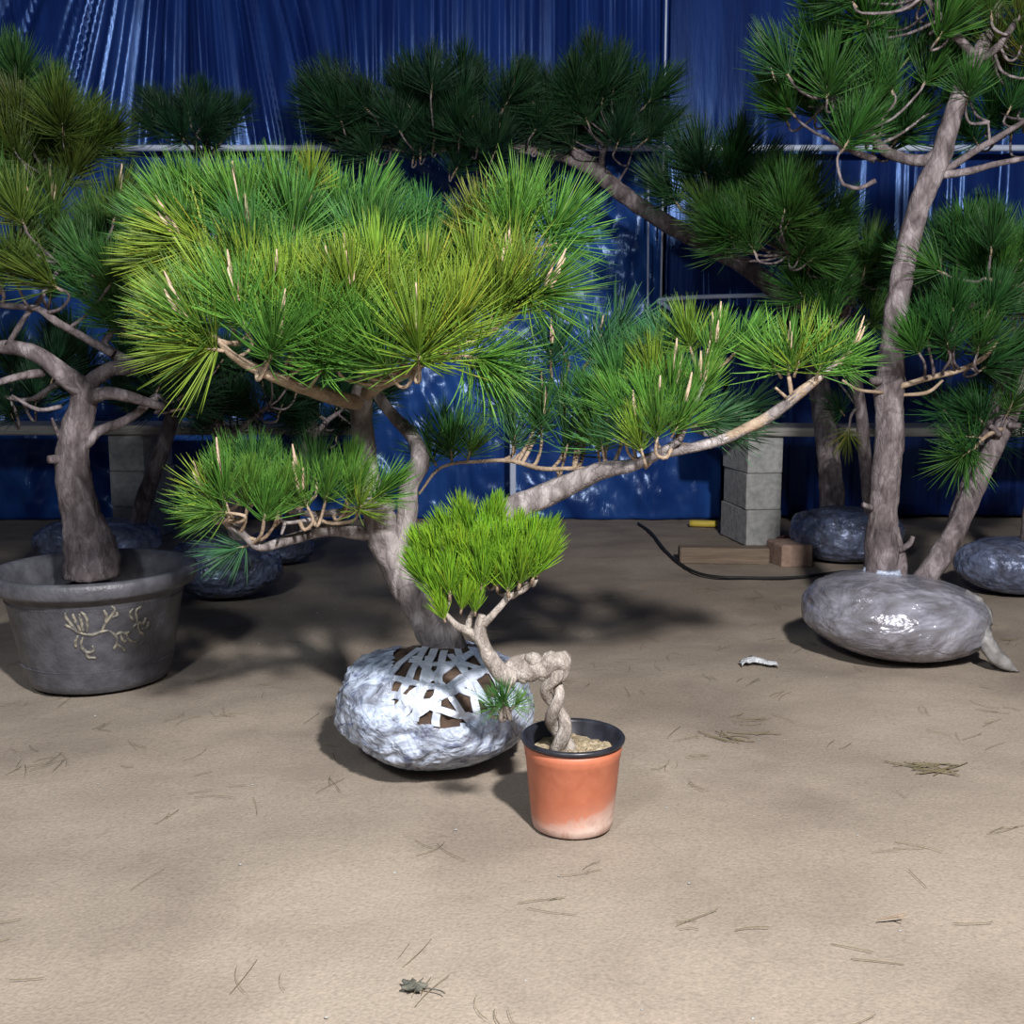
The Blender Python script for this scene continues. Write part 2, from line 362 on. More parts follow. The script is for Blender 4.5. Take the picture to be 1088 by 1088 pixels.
tag(mb.build('board', M['board'], smooth=False), 'muddy brown board lying on the ground before the block pillar', 'board')
mb = MB(); p = G(842, 603); mb.box((0, 0, .05), (.155, .2, .11), rot=0, bev=.008)
o = mb.build('brick', M['brick'], smooth=False); o.location = (p.x+.01, p.y+.11, 0); o.rotation_euler = (0, 0, .16); tag(o, 'brown brick lying at the end of the muddy board', 'brick')
mb = MB(); p = G(747, 560); mb.sweep([(p.x-.075, p.y+.02, .02), (p.x, p.y, .02), (p.x+.08, p.y-.01, .02)], .02, 10, 3)
tag(mb.build('yellow_tube', M['yellow']), 'short yellow tube on the ground left of the block pillar', 'tube')
mb = MB(); mb.sweep([P(824, 557, 5.36), P(832, 554, 5.44), P(842, 551, 5.52)], [.035, .042, .038], 12, 4, .12, 3)
mb2 = [min(v.z for v in mb.v)]
for v in mb.v: v.z -= mb2[0]-.0
tag(mb.build('log', M['log']), 'small red-brown log lying beside the foot of the block pillar', 'log')
mb = MB(); pts = [G(x, y, .008) for x, y in ((678, 556), (692, 566), (712, 590), (745, 610), (800, 614), (850, 613), (905, 607), (960, 612), (1010, 628))]
mb.sweep(pts, .007, 8, 5)
tag(mb.build('cable', M['cable']), 'black cable running over the dirt past the brown brick', 'cable')

# ------------------------------------------------------------------ pine parts
def tuft_mesh(name, seed, n, L, a0, a1, shoot, bend, r=.0015):
    rng = random.Random(seed); mb = MB(); tone = []
    mb.sweep([(0, 0, -.012), (0, 0, shoot*.5), (0, 0, shoot)], [.0042, .004, .0025], 6, 2, m=1); tone += [.5]*len(mb.v)
    for i in range(n):
        t = rng.random()**.8; az = rng.uniform(0, 2*math.pi)
        a = a1+(a0-a1)*t+rng.gauss(0, .13); a = max(.03, a)
        l = L*rng.uniform(.72, 1.08); h = Vector((math.cos(az), math.sin(az), 0)); side = Vector((-h.y, h.x, 0))
        p = Vector((0, 0, shoot*t*.98))+h*.002; tn = rng.random(); k = bend*rng.uniform(.3, 1.3); tw = rng.gauss(0, .07)
        b0 = len(mb.v); steps = 4; q = p.copy()
        for s in range(steps+1):
            f = s/steps; aa = a-k*f; d = (h*math.sin(aa)+Vector((0, 0, math.cos(aa)))+side*tw*f).normalized()
            if s: q = q+d*(l/steps)
            u = d.cross(side).normalized(); v = d.cross(u)
            rr = r*(.75 if s == 0 else 1 if s < steps-1 else .85 if s < steps else .12)
            for c in range(3):
                an = 2*math.pi*c/3; mb.v.append(q+(u*math.cos(an)+v*math.sin(an))*rr); tone.append(tn)
        for s in range(steps):
            for c in range(3):
                x = b0+s*3+c; y = b0+s*3+(c+1) % 3
                mb.face((x, y, y+3, x+3))
    me = bpy.data.meshes.new(name); me.from_pydata(mb.v, [], mb.f)
    me.materials.append(M['needle']); me.materials.append(M['twig'])
    me.polygons.foreach_set('material_index', mb.m); me.polygons.foreach_set('use_smooth', [True]*len(mb.f))
    at = me.attributes.new('tone', 'FLOAT', 'POINT'); at.data.foreach_set('value', tone); me.update()
    return me
TUFT = dict(
    full=[tuft_mesh('needle_tuft', 10+i, 185, .155, .25, 1.25, .06, .18) for i in range(4)],
    fan=[tuft_mesh('needle_tuft', 20+i, 150, .175, .2, 1.45, .045, .05) for i in range(3)],
    droop=[tuft_mesh('needle_tuft', 30+i, 120, .165, .3, 1.2, .06, -.45) for i in range(2)],
    thin=[tuft_mesh('needle_tuft', 40+i, 75, .15, .25, 1.3, .05, .1) for i in range(3)],
    up=[tuft_mesh('needle_tuft', 70+i, 150, .15, .12, .95, .06, .2) for i in range(4)],
    brush=[tuft_mesh('needle_tuft', 50+i, 190, .085, .08, .62, .035, .12, .0013) for i in range(4)],
    far=[tuft_mesh('needle_tuft', 60+i, 230, .155, .15, 1.3, .08, .12, .0014) for i in range(4)],
)
def bud_mesh(seed, k):
    rng = random.Random(seed); mb = MB()
    for i in range(k):
        az = rng.uniform(0, 6.28); r = 0 if i == 0 else .010; l = rng.uniform(.05, .08) if i else rng.uniform(.075, .11)
        b = Vector((r*math.cos(az), r*math.sin(az), 0)); t = b*1.7+Vector((0, 0, l))
        mb.sweep([b, b*.4+t*.6, t], [.0055, .005, .0014], 7, 3, .3, i)
    me = bpy.data.meshes.new('bud'); me.from_pydata(mb.v, [], mb.f); me.materials.append(M['bud'])
    me.polygons.foreach_set('use_smooth', [True]*len(mb.f)); me.update(); return me
BUD = [bud_mesh(1, 1), bud_mesh(2, 3), bud_mesh(3, 5)]

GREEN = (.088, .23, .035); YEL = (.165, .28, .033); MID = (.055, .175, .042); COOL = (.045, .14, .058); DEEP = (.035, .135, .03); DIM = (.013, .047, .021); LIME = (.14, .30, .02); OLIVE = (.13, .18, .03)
def T(px, py, Y, ax, az, ay=-.3, s=1, k='full', c=GREEN, bud=0):
    return dict(p=P(px, py, Y), a=Vector((ax, ay, az)).normalized(), s=s, k=k, c=c, bud=bud)
def fill(seed, n, cx, cy, rx, ry, Ya, Yb, s=1, k='full', c=GREEN, c2=None, up=.75, bud=.12, spread=.8, fwd=-.3):
    r = random.Random(seed); out = []
    for i in range(n):
        q = math.sqrt((i+.5)/n); an = i*2.39996+r.uniform(-.35, .35)
        dx, dy = q*math.cos(an), q*math.sin(an)
        kk = ('up' if r.random() < .5 else k) if k == 'full' else k
        t = r.random(); cc = tuple(u+(v-u)*t for u, v in zip(c, c2 or c))
        out.append(T(cx+rx*dx, cy+ry*dy, r.uniform(Ya, Yb), dx*spread+r.gauss(0, .2), up-dy*.35+r.gauss(0, .12), fwd+r.gauss(0, .25), s*r.uniform(.85, 1.1), kk, cc, r.choice((1, 2)) if r.random() < bud else 0))
    return out

class Tree:
    def __init__(s, name, label, base, cat='pine tree', group=None, bark='bark'):
        s.o = thing(name, label, cat, base, group); s.b = Vector(base); s.bark = bark; s.n = 0; s.lines = []
    def L(s, pts): return [p-s.b for p in pts]
    def trunk(s, pts, rad, extra=(), n=18, name='trunk', rough=.16):
        mb = MB(); C = mb.sweep(s.L(pts), rad, n, 9, rough, s.n+1); s.lines.append(C)
        for e in extra: mb.sweep(s.L(e[0]), e[1], 10, 5, .14, 7)
        s.n += 1; return mb.build(name, M[s.bark], s.o)
    def branch(s, pts, rad, tufts=(), m=None, twig=.0042, n=10, extra=()):
        mb = MB(); C = mb.sweep(s.L(pts), rad, n, 6, .14, s.n+3); s.n += 1
        for e in extra: C = C+mb.sweep(s.L(e[0]), e[1], 8, 5, .14, 5)
        rg = random.Random(s.n)
        for t in tufts:
            p = t['p']-s.b; best = min(C[len(C)//6:], key=lambda c: (c-p).length+max(0, c.z-p.z)*.8)
            e = p-t['a']*.02
            if (e-best).length > .03:
                mid = best*.5+(p-t['a']*.07)*.5+Vector((rg.uniform(-.02, .02), rg.uniform(-.02, .02), -.004))
                mb.sweep([best, mid, p-t['a']*.035, p+t['a']*.01], [twig*1.35, twig*1.1, twig, twig*.8], 6, 3, .2, 1, m=1)
        o = mb.build('branch', [M[m or s.bark], M['twig' if s.bark == 'bark' else s.bark]], s.o)
        for t in tufts:
            me = rg.choice(TUFT[t['k']])
            q = put('needle_tuft', me, o, t['p']-s.b); R = t['a'].to_track_quat('Z', 'Y').to_matrix() @ Matrix.Rotation(rg.uniform(0, 6.28), 3, 'Z')
            q.rotation_euler = R.to_euler(); q.scale = (t['s'],)*3; j = rg.uniform(.85, 1.18); q.color = (t['c'][0]*j*rg.uniform(.9, 1.12), t['c'][1]*j, t['c'][2]*j, 1)
            if t['bud']:
                u = put('bud', BUD[t['bud']-1], o, t['p']-s.b+t['a']*.07*t['s']); ax = (t['a']*.6+Vector((0, 0, 1))).normalized()
                u.rotation_euler = ax.to_track_quat('Z', 'Y').to_euler(); u.scale = ((.6 if t['k'] == 'thin' else 1),)*3
        return o

def ball(tree, c, rx, ry, h, seed, film, amp=.012, hole=None, sq=.8, name='root_ball', fq=1, ridge=1, tilt=0):
    """burlap-size soil ball with a skin of stretch film: two meshes"""
    c = Vector(c); nu, nv = 120, 56
    def pt(u, v, off):
        el = -math.pi/2+math.pi*v; ce, se = math.cos(el), math.sin(el)
        ce = abs(ce)**.75; z = h*.5+h*.5*math.copysign(abs(se)**sq, se)
        low = 1-.17*max(0, -se)**1.5
        d = Vector((ce*math.cos(u)*low, ce*math.sin(u)*low, se)); q = d*2.2*fq+Vector((seed*3.1, 0, 0))
        k = amp*(1.6*noise.noise(q)+ridge*(.9*(1-2*abs(noise.noise(q*2.3)))+.6*(1-2*abs(noise.noise(q*Vector((1, 1, 1)).normalized().length*5.1)))+.12*noise.noise(q*12)))*max(.1, ce)
        p = Vector((d.x*(rx+k+off), d.y*(ry+k+off), z+(k+off)*(.7 if se > 0 else 0)+tilt*d.x))
        p.z = max(p.z, .002-off*.1); return p
    def mk(off, drop=None):
        mb = MB()
        for j in range(nv+1):
            for i in range(nu): mb.v.append(pt(2*math.pi*i/nu, j/nv, off)+c-tree.b)
        for j in range(nv):
            for i in range(nu):
                f = (j*nu+i, j*nu+(i+1) % nu, (j+1)*nu+(i+1) % nu, (j+1)*nu+i)
                if drop:
                    w = sum((mb.v[q] for q in f), Vector())/4
                    if drop(w+tree.b): continue
                mb.face(f)
        return mb
    sm = mk(-.006); b = sm.build(name, M['soil'], tree.o)
    f = mk(.003, hole).build('plastic_wrap', M[film], b)
    return b, sm, pt

# ------------------------------------------------------------------ the big pine in the middle
ba = P(470, 690, 2.70); base = Vector((P(468, 760, 2.70).x, 2.70, 0))
A = Tree('pine_tree', 'big spreading pine in the middle, root ball wrapped in white film and straps', base)
inside = lambda px, py: 418 < px < 532 and 684 < py < 772 and (px-470)**2/62**2+(py-722)**2/50**2 < 1
def hole(w):
    px, py = proj(w); return w.y < 2.74 and w.z > .10 and inside(px, py)
rb_o, rb_mb, rb_pt = ball(A, base+Vector((-.005, -.105, 0)), .228, .235, .27, 2, 'film_white', .011, hole, .85)
tree_bvh = bvhtree.BVHTree.FromPolygons([v+A.b for v in rb_mb.v], rb_mb.f)
def on_ball(px, py, off=.006):
    h = tree_bvh.ray_cast(Vector((0, 0, CAMZ)), ray(px, py).normalized())
    return (h[0], h[1]) if h[0] is not None else None
for pl, wd in (
    ([(452, 690), (440, 712), (424, 742)], .014), ([(462, 692), (452, 716), (442, 765)], .016), ([(472, 694), (466, 722), (462, 772)], .015),
    ([(486, 692), (494, 715), (508, 760)], .014), ([(500, 690), (515, 708), (535, 740)], .014), ([(446, 691), (424, 708), (408, 730)], .013),
    ([(508, 692), (470, 714), (440, 738), (410, 764)], .018), ([(526, 706), (490, 722), (452, 752), (428, 772)], .016), ([(436, 704), (460, 708), (490, 706), (520, 716)], .012),
    ([(420, 722), (450, 730), (486, 734), (530, 748)], .013), ([(425, 752), (470, 742), (505, 722), (530, 702)], .012), ([(520, 690), (545, 700), (562, 722)], .013), ([(440, 700), (470, 730), (500, 770)], .012), ([(455, 700), (450, 735), (425, 765)], .012), ([(478, 698), (500, 722), (528, 762)], .013), ([(420, 738), (470, 756), (520, 764)], .013)):
    wd *= 1.25; mb = MB(); c = []; pr = None
    for i in range(len(pl)-1):
        for k in range(7):
            t = k/6; h = on_ball(pl[i][0]*(1-t)+pl[i+1][0]*t, pl[i][1]*(1-t)+pl[i+1][1]*t)
            if h and (pr is None or (h[0]-pr).length > .003): c.append((h[0]-A.b, h[1])); pr = h[0]
    if len(c) < 4: continue
    for i, (p, nn) in enumerate(c):
        t = (c[min(i+1, len(c)-1)][0]-c[max(0, i-1)][0]).normalized(); s = t.cross(nn).normalized()*wd/2
        for e, o2 in ((-1, .004), (1, .004), (1, .0075), (-1, .0075)): mb.v.append(p+s*e+nn*o2)
    for i in range(len(c)-1):
        for k in range(4): a = i*4+k; b = i*4+(k+1) % 4; mb.face((a, b, b+4, a+4))
    mb.face((3, 2, 1, 0)); e = len(mb.v)-4; mb.face((e, e+1, e+2, e+3))
    mb.build('binding_strap', M['strap'], rb_o, smooth=False)
D = 2.7
A.trunk([P(474, 722, D), P(472, 690, D), P(452, 652, D), P(426, 610, D), P(409, 575, D), P(401, 545, D), P(391, 510, D+.02), P(385, 462, D+.02), P(384, 425, D), P(390, 395, D)],
        [.075, .058, .046, .043, .043, .04, .03, .029, .027, .022])
A.branch([P(420, 600, D), P(431, 560, D), P(434, 518, D), P(446, 492, D), P(440, 466, D+.03), P(420, 444, D+.08), P(400, 415, D+.1), P(370, 340, D+.15), P(320, 270, D+.18), P(300, 240, D+.2)],
         [.028, .026, .026, .024, .018, .016, .014, .012, .009, .006],
         fill(3, 20, 308, 272, 130, 34, 2.72, 3.0, 1.0, c=GREEN, c2=MID, bud=.1) + [
             T(222, 262, 2.65, -.9, .25, c=YEL, bud=2), T(205, 258, 2.7, -.6, .7, c=GREEN), T(196, 276, 2.7, -1, .1, c=YEL, s=.9), T(262, 250, 2.7, -.2, 1, c=GREEN, bud=1),
             T(330, 205, 2.8, .1, 1, s=.6, c=YEL), T(300, 240, 2.8, -.1, 1, c=GREEN), T(245, 245, 2.8, -.3, 1, c=GREEN), T(268, 290, 2.55, .0, 1, -.4, c=MID, bud=2), T(215, 240, 2.85, -.4, 1, c=GREEN), T(202, 245, 2.85, -.5, .9, c=GREEN)])
A.branch([P(384, 428, D), P(362, 424, 2.62), P(322, 412, 2.5), P(285, 398, 2.42), P(250, 380, 2.38), P(232, 362, 2.36)], [.02, .019, .015, .012, .009, .006], [
    T(232, 372, 2.36, -1, .2, -.3, k='fan', c=YEL), T(228, 358, 2.36, -.85, .55, -.2, k='fan', c=GREEN, bud=2), T(262, 352, 2.38, -.25, 1, -.4, k='fan', c=GREEN, bud=2), T(292, 350, 2.42, .15, 1, -.3, c=YEL, bud=1),
    T(285, 385, 2.36, .5, .8, -.5, c=GREEN, bud=1), T(330, 370, 2.40, .3, .9, -.5, c=GREEN), T(315, 340, 2.5, .1, 1, -.2, c=YEL), T(240, 335, 2.5, -.4, .9, -.1, c=YEL), T(340, 395, 2.42, .5, .6, -.6, k='full', c=GREEN), T(210, 345, 2.45, -.8, .5, 0, c=YEL, s=.9),
    T(300, 320, 2.55, 0, 1, -.1, c=GREEN), T(268, 322, 2.5, -.2, 1, 0, c=YEL)], 'twig')
A.branch([P(388, 420, D), P(402, 408, 2.6), P(430, 396, 2.5), P(448, 386, 2.42), P(480, 372, 2.45), P(520, 352, 2.5), P(545, 335, 2.55), P(556, 318, 2.55)], [.02, .018, .014, .011, .009, .008, .007, .006], [
    T(445, 388, 2.38, 0, 1, -.45, s=1.1, k='fan', c=YEL, bud=1), T(448, 384, 2.42, .4, .9, -.3, k='fan', c=YEL), T(415, 398, 2.4, -.5, .8, -.5, c=GREEN), T(488, 378, 2.42, .9, -.1, -.3, k='droop', c=GREEN), T(500, 388, 2.45, .8, -.4, -.3, k='droop', c=MID, s=.9),
    T(480, 360, 2.42, .3, 1, -.4, c=YEL), T(375, 335, 2.42, -.1, 1, -.35, c=YEL, bud=2), T(360, 345, 2.45, -.2, 1, -.3, k='fan', c=YEL, bud=1), T(520, 345, 2.48, .3, .9, -.3, c=YEL, bud=1), T(385, 385, 2.42, .0, .8, -.6, c=GREEN), T(415, 350, 2.48, 0, 1, -.2, c=YEL, bud=1),
    T(556, 318, 2.5, .75, .3, -.4, k='fan', c=GREEN, bud=3), T(545, 300, 2.6, -.1, 1, 0, k='thin', c=YEL, bud=2), T(400, 320, 2.5, 0, 1, -.2, c=YEL), T(450, 330, 2.52, .1, 1, -.1, c=YEL, bud=1), T(500, 320, 2.55, .2, 1, -.2, c=YEL), T(360, 390, 2.44, -.2, .7, -.6, c=GREEN), T(535, 335, 2.5, .2, .9, -.3, c=OLIVE)], 'twig')
A.branch([P(386, 415, D), P(410, 380, D+.1), P(450, 330, D+.18), P(500, 285, D+.2), P(545, 262, D+.15), P(566, 252, D+.1)], [.02, .016, .013, .010, .008, .006],
         fill(8, 17, 440, 298, 105, 32, 2.7, 2.98, .95, c=MID, c2=(.06, .24, .06), bud=.06) + [
             T(552, 250, 2.72, .0, 1, -.2, k='fan', c=GREEN, s=1.0), T(580, 258, 2.7, .5, .75, -.2, k='fan', c=GREEN), T(578, 262, 2.68, 1, .2, -.2, k='thin', c=MID), T(520, 268, 2.75, -.2, 1, 0, c=OLIVE), T(540, 268, 2.7, .2, 1, -.3, c=GREEN), T(505, 280, 2.8, -.1, 1, c=OLIVE, s=.9)])
A.branch([P(398, 566, D), P(388, 567, D-.01), P(349, 563, D-.06), P(309, 573, D-.14), P(277, 581, D-.2), P(258, 568, D-.22), P(228, 545, D-.23), P(214, 522, D-.23)], [.023, .019, .016, .013, .011, .009, .007, .005],
         [T(232, 535, 2.45, -.6, .7, -.2, k='thin', c=YEL, s=.72, bud=2), T(243, 545, 2.42, -.9, .2, -.2, k='thin', c=GREEN, s=.72), T(240, 535, 2.42, -.1, 1, -.3, k='up', c=GREEN, s=.72, bud=1), T(262, 540, 2.44, .2, 1, -.3, k='up', c=GREEN, s=.72), T(280, 555, 2.44, .3, 1, -.4, k='up', c=GREEN, s=.72),
          T(250, 520, 2.55, -.2, 1, 0, k='up', c=GREEN, s=.72), T(295, 545, 2.46, .3, .8, -.3, k='up', c=GREEN, s=.72), T(262, 580, 2.5, -.8, -.2, -.2, k='thin', c=COOL, s=.72), T(270, 515, 2.55, 0, 1, -.1, c=MID, s=.72), T(228, 552, 2.5, -.8, .4, -.1, k='thin', c=GREEN, s=.7)])
A.branch([P(415, 537, D), P(395, 540, D-.05), P(365, 544, D-.1), P(330, 546, D-.14), P(300, 540, D-.1)], [.018, .013, .010, .008, .005],
         [T(327, 540, 2.48, -.3, 1, -.4, k='up', c=GREEN, s=.72, bud=2), T(345, 535, 2.5, .3, .9, -.4, k='up', c=GREEN, s=.72), T(370, 535, 2.52, .4, .8, -.5, k='up', c=GREEN, s=.72), T(395, 532, 2.52, .7, .6, -.4, k='up', c=GREEN, s=.75), T(300, 520, 2.6, -.3, 1, 0, k='up', c=GREEN, s=.72), T(335, 512, 2.66, 0, 1, 0, c=MID, s=.72), T(370, 520, 2.62, .2, 1, -.1, k='up', c=GREEN, s=.72), T(380, 545, 2.48, .3, .5, -.6, k='thin', c=YEL, s=.7), T(290, 535, 2.52, -.4, .8, -.2, k='up', c=GREEN, s=.72)],
         extra=[([P(336, 551, 2.54), P(318, 554, 2.5), P(303, 555, 2.48), P(290, 545, 2.46)], [.005, .0045, .004, .003]), ([P(303, 555, 2.48), P(299, 568, 2.47)], [.0045, .003])])
A.branch([P(432, 616, D), P(480, 588, D-.02), P(538, 545, D), P(575, 528, D), P(607, 514, D), P(640, 500, D-.02), P(672, 494, D-.05), P(700, 482, D-.1), P(722, 468, D-.14)], [.045, .038, .034, .031, .028, .022, .016, .012, .008], [
    T(682, 480, 2.58, -.3, .9, -.3, k='up', c=YEL, s=.7, bud=1), T(712, 430, 2.6, .1, 1, -.3, k='up', c=GREEN, s=.75, bud=2), T(640, 440, 2.72, -.5, .8, k='up', c=MID, s=.75), T(650, 395, 2.8, -.2, 1, k='thin', c=COOL, s=.8), T(698, 468, 2.55, 0, 1, -.4, k='up', c=GREEN, bud=1, s=.76), T(690, 445, 2.6, -.3, 1, -.2, c=GREEN, k='up', s=.76), T(715, 462, 2.55, .4, .9, -.4, c=GREEN, k='up', bud=1, s=.76), T(665, 445, 2.62, -.5, .8, -.1, c=GREEN, k='up', s=.76), T(725, 440, 2.6, .4, .8, -.2, c=GREEN, k='up', s=.76), T(740, 452, 2.62, .9, .3, -.2, c=COOL, s=.76), T(695, 415, 2.65, -.1, 1, 0, c=YEL, s=.76), T(660, 420, 2.7, -.4, .9, c=MID, s=.76),
    T(740, 425, 2.58, .3, 1, -.3, c=GREEN, k='up', bud=3, s=.72), T(755, 385, 2.58, .2, 1, -.3, k='up', c=GREEN, bud=3, s=.72), T(735, 375, 2.65, -.3, 1, 0, k='full', c=YEL, s=.72), T(778, 378, 2.62, .6, .6, -.2, c=GREEN, s=.72), T(715, 385, 2.7, -.6, .7, c=COOL, s=.72), T(780, 440, 2.7, .6, .3, c=COOL, k='thin', s=.76), T(775, 465, 2.7, .7, .4, k='thin', c=COOL, s=.72), T(705, 372, 2.8, -.3, 1, k='thin', c=COOL, s=.76), T(680, 400, 2.78, -.2, 1, c=MID, s=.76),
    T(665, 470, 2.62, -.3, .9, -.3, k='thin', c=COOL, s=.76), T(640, 478, 2.68, -.2, 1, -.2, k='thin', c=MID, s=.76)], 'bark',
    extra=[([P(700, 482, 2.6), P(725, 478, 2.58), P(770, 466, 2.56), P(815, 444, 2.53), P(853, 415, 2.5), P(878, 395, 2.48), P(905, 372, 2.47)], [.013, .012, .013, .013, .012, .007, .004]),
           ([P(722, 468, 2.56), P(738, 430, 2.56), P(752, 395, 2.56)], [.008, .006, .005])])
A.branch([P(770, 466, 2.56), P(815, 444, 2.53), P(853, 415, 2.5), P(878, 395, 2.48), P(904, 373, 2.47)], [.012, .013, .012, .007, .004], [
    T(838, 400, 2.5, -.1, 1, -.3, k='thin', c=GREEN, bud=2, s=.9), T(845, 396, 2.5, .2, 1, -.3, k='thin', c=YEL, s=.9), T(828, 398, 2.52, -.6, .8, -.2, k='thin', c=GREEN, s=.9), T(868, 400, 2.48, .3, 1, -.3, k='thin', c=GREEN, bud=1, s=.9), T(885, 388, 2.48, .9, .2, -.3, k='thin', c=GREEN, s=.65), T(897, 378, 2.47, .6, .7, -.1, k='thin', c=GREEN, bud=2, s=.5)], 'twig', extra=[([P(842, 425, 2.51), P(838, 400, 2.5)], [.006, .005]), ([P(835, 422, 2.5), P(824, 412, 2.48)], [.004, .003])])
A.branch([P(641, 500, D), P(610, 498, D+.02), P(575, 498, D+.05), P(545, 490, D+.08), P(515, 490, D+.1), P(470, 496, D+.08), P(445, 525, D+.02)], [.008, .006, .006, .006, .005, .004, .003], [
    T(480, 488, 2.8, -.1, 1, -.2, c=MID, s=.85), T(497, 488, 2.8, .3, 1, -.2, k='thin', c=GREEN, s=.8), T(462, 492, 2.78, -.4, .8, -.2, k='thin', c=MID, s=.8), T(545, 478, 2.8, .1, 1, -.2, k='thin', c=COOL, s=.9), T(575, 462, 2.8, 0, 1, -.2, k='full', c=MID, s=.8, bud=2), T(600, 485, 2.78, .2, .9, -.2, k='thin', c=COOL),
    T(636, 482, 2.72, -.1, 1, -.3, k='thin', c=GREEN), T(625, 455, 2.8, .2, 1, k='thin', c=COOL), T(585, 392, 2.85, 0, 1, k='thin', c=COOL, bud=2), T(600, 380, 2.9, -.3, 1, k='thin', c=COOL), T(625, 385, 2.9, .4, .9, k='thin', c=COOL, bud=1), T(560, 420, 2.85, -.4, .9, k='thin', c=COOL), T(640, 410, 2.9, .5, .8, k='thin', c=COOL), T(600, 440, 2.85, -.1, 1, k='thin', c=MID), T(545, 445, 2.85, -.2, 1, k='thin', c=COOL), T(650, 365, 2.95, .5, .9, k='thin', c=COOL)], 'twig')

# ------------------------------------------------------------------ little bonsai in the terracotta pot
pc = Vector((P(608, 870, 2.21).x, 2.21, 0))
Bz = Tree('bonsai_pine', 'small twisted bonsai pine in a terracotta pot with black rim', pc, 'bonsai', None, 'barkb')
mb = MB(); mb.lathe((0, 0, 0), [(.078, 0), (.086, .004), (.0885, .02), (.101, .158), (.1025, .16), (.1025, .166), (.104, .17), (.104, .187), (.099, .187), (.097, .15), (.09, .14)], 72)
pot = mb.build('pot', M['terra'], Bz.o)
mb = MB(); mb.lathe((0, 0, 0), [(.085, .142), (.0965, .15), (.0985, .187), (.105, .187), (.110, .190), (.111, .195), (.108, .199), (.103, .199), (.099, .193), (.094, .15), (.0855, .143)], 72)
tag(mb.build('liner', M['liner'], Bz.o), 'black plastic inner pot rim')
mb = MB(); nS = 26
for j in range(nS+1):
    for i in range(64):
        r = .094*j/nS; a = i/64*6.28319; q = Vector((r*math.cos(a), r*math.sin(a), 0))
        mb.v.append(q+Vector((0, 0, .160+.012*(1-j/nS)+.012*noise.noise(q*60)+.007*noise.noise(q*160))))
for j in range(nS):
    for i in range(64): a = j*64+i; b = j*64+(i+1) % 64; mb.face((a, a+64, b+64, b))
mb.face(tuple(nS*64+i for i in range(64)))
mb.build('soil', M['sand'], Bz.o)
Y = 2.2
def strands(pts, r, off, turns, rad, mb, ph=0):
    for s in range(2):
        q = []; n = len(pts)*5
        for i in range(n+1):
            f = i/n*(len(pts)-1); k = min(int(f), len(pts)-2); p = pts[k].lerp(pts[k+1], f-k); a = ph+turns*6.283*i/n+s*math.pi
            q.append(p+Vector((math.cos(a)*off, math.sin(a)*off, 0))-Bz.b)
        mb.sweep(q, rad, 10, 3, .2, s)
mb = MB()
strands([P(599, 800, Y), P(595, 775, Y), P(589, 750, Y), P(586, 728, Y), P(590, 708, Y)], .012, .0145, 1.5, [.015, .0105], mb)
mb.sweep(Bz.L([P(592, 722, Y), P(596, 704, Y), P(580, 706, Y), P(560, 712, Y), P(545, 716, Y), P(536, 718, Y-.01)]), [.014, .024, .022, .020, .019, .016], 18, 9, .5, 2)
for q_, r_ in (((598, 703), .017), ((585, 700), .018), ((575, 716), .015), ((566, 701), .017), ((556, 718), .016), ((590, 717), .015)):
    c_ = P(*q_, Y-.003)-Bz.b; mb.sweep([c_-Vector((r_, 0, .002)), c_-Vector((r_*.6, 0, 0)), c_, c_+Vector((r_*.6, 0, 0)), c_+Vector((r_, 0, -.002))], [r_*.2, r_*.8, r_, r_*.8, r_*.2], 12, 4, .35, r_*900)
mb.sweep(Bz.L([P(560, 703, Y+.01), P(548, 706, Y+.01), P(540, 712, Y)]), [.018, .02, .014], 12, 6, .25, 5)
mb.sweep(Bz.L([P(548, 722, Y), P(535, 718, Y), P(523, 702, Y), P(516, 690, Y), P(510, 676, Y), P(510, 664, Y), P(512, 653, Y)]), [.018, .018, .0165, .015, .0145, .0115, .009], 14, 7, .22, 3)
mb.sweep(Bz.L([P(512, 682, Y), P(499, 671, Y), P(490, 668, Y)]), [.012, .009, .006], 10, 5, .2, 4)
mb.build('trunk', M['barkb'], Bz.o)
def br(px, py, Y_, ax, az, s=1, ay=-.15, c=LIME): return T(px, py+3, Y_, ax*.8, az, ay, s*.9, 'brush', c)
Bz.branch([P(499, 671, Y), P(486, 665, Y), P(477, 656, Y), P(468, 645, Y)], [.009, .007, .006, .004],
          [br(470, 640, 2.2, -.4, 1), br(462, 622, 2.22, -.5, .9), br(452, 618, 2.2, -.5, .8, .9), br(478, 630, 2.18, 0, 1, 1), br(465, 600, 2.24, -.3, 1), br(480, 605, 2.22, 0, 1), br(455, 600, 2.25, -.4, .9), br(490, 645, 2.18, .2, 1, .8), br(472, 655, 2.19, -.3, .8, .7)])
Bz.branch([P(497, 668, Y), P(500, 655, Y), P(507, 640, Y), P(512, 620, Y+.02), P(505, 590, Y+.04)], [.007, .006, .0055, .005, .003],
          [br(500, 632, 2.2, -.1, 1), br(512, 622, 2.18, .1, 1), br(495, 600, 2.22, -.2, 1), br(515, 590, 2.25, 0, 1), br(500, 575, 2.28, -.2, 1), br(480, 580, 2.28, -.4, .9), br(520, 570, 2.3, .1, 1, 1), br(495, 565, 2.32, -.2, 1, 1), br(510, 605, 2.2, 0, 1, 1.05), br(528, 600, 2.2, .1, 1, 1), br(525, 560, 2.32, .2, 1, .9), br(505, 648, 2.18, 0, 1, .7)])
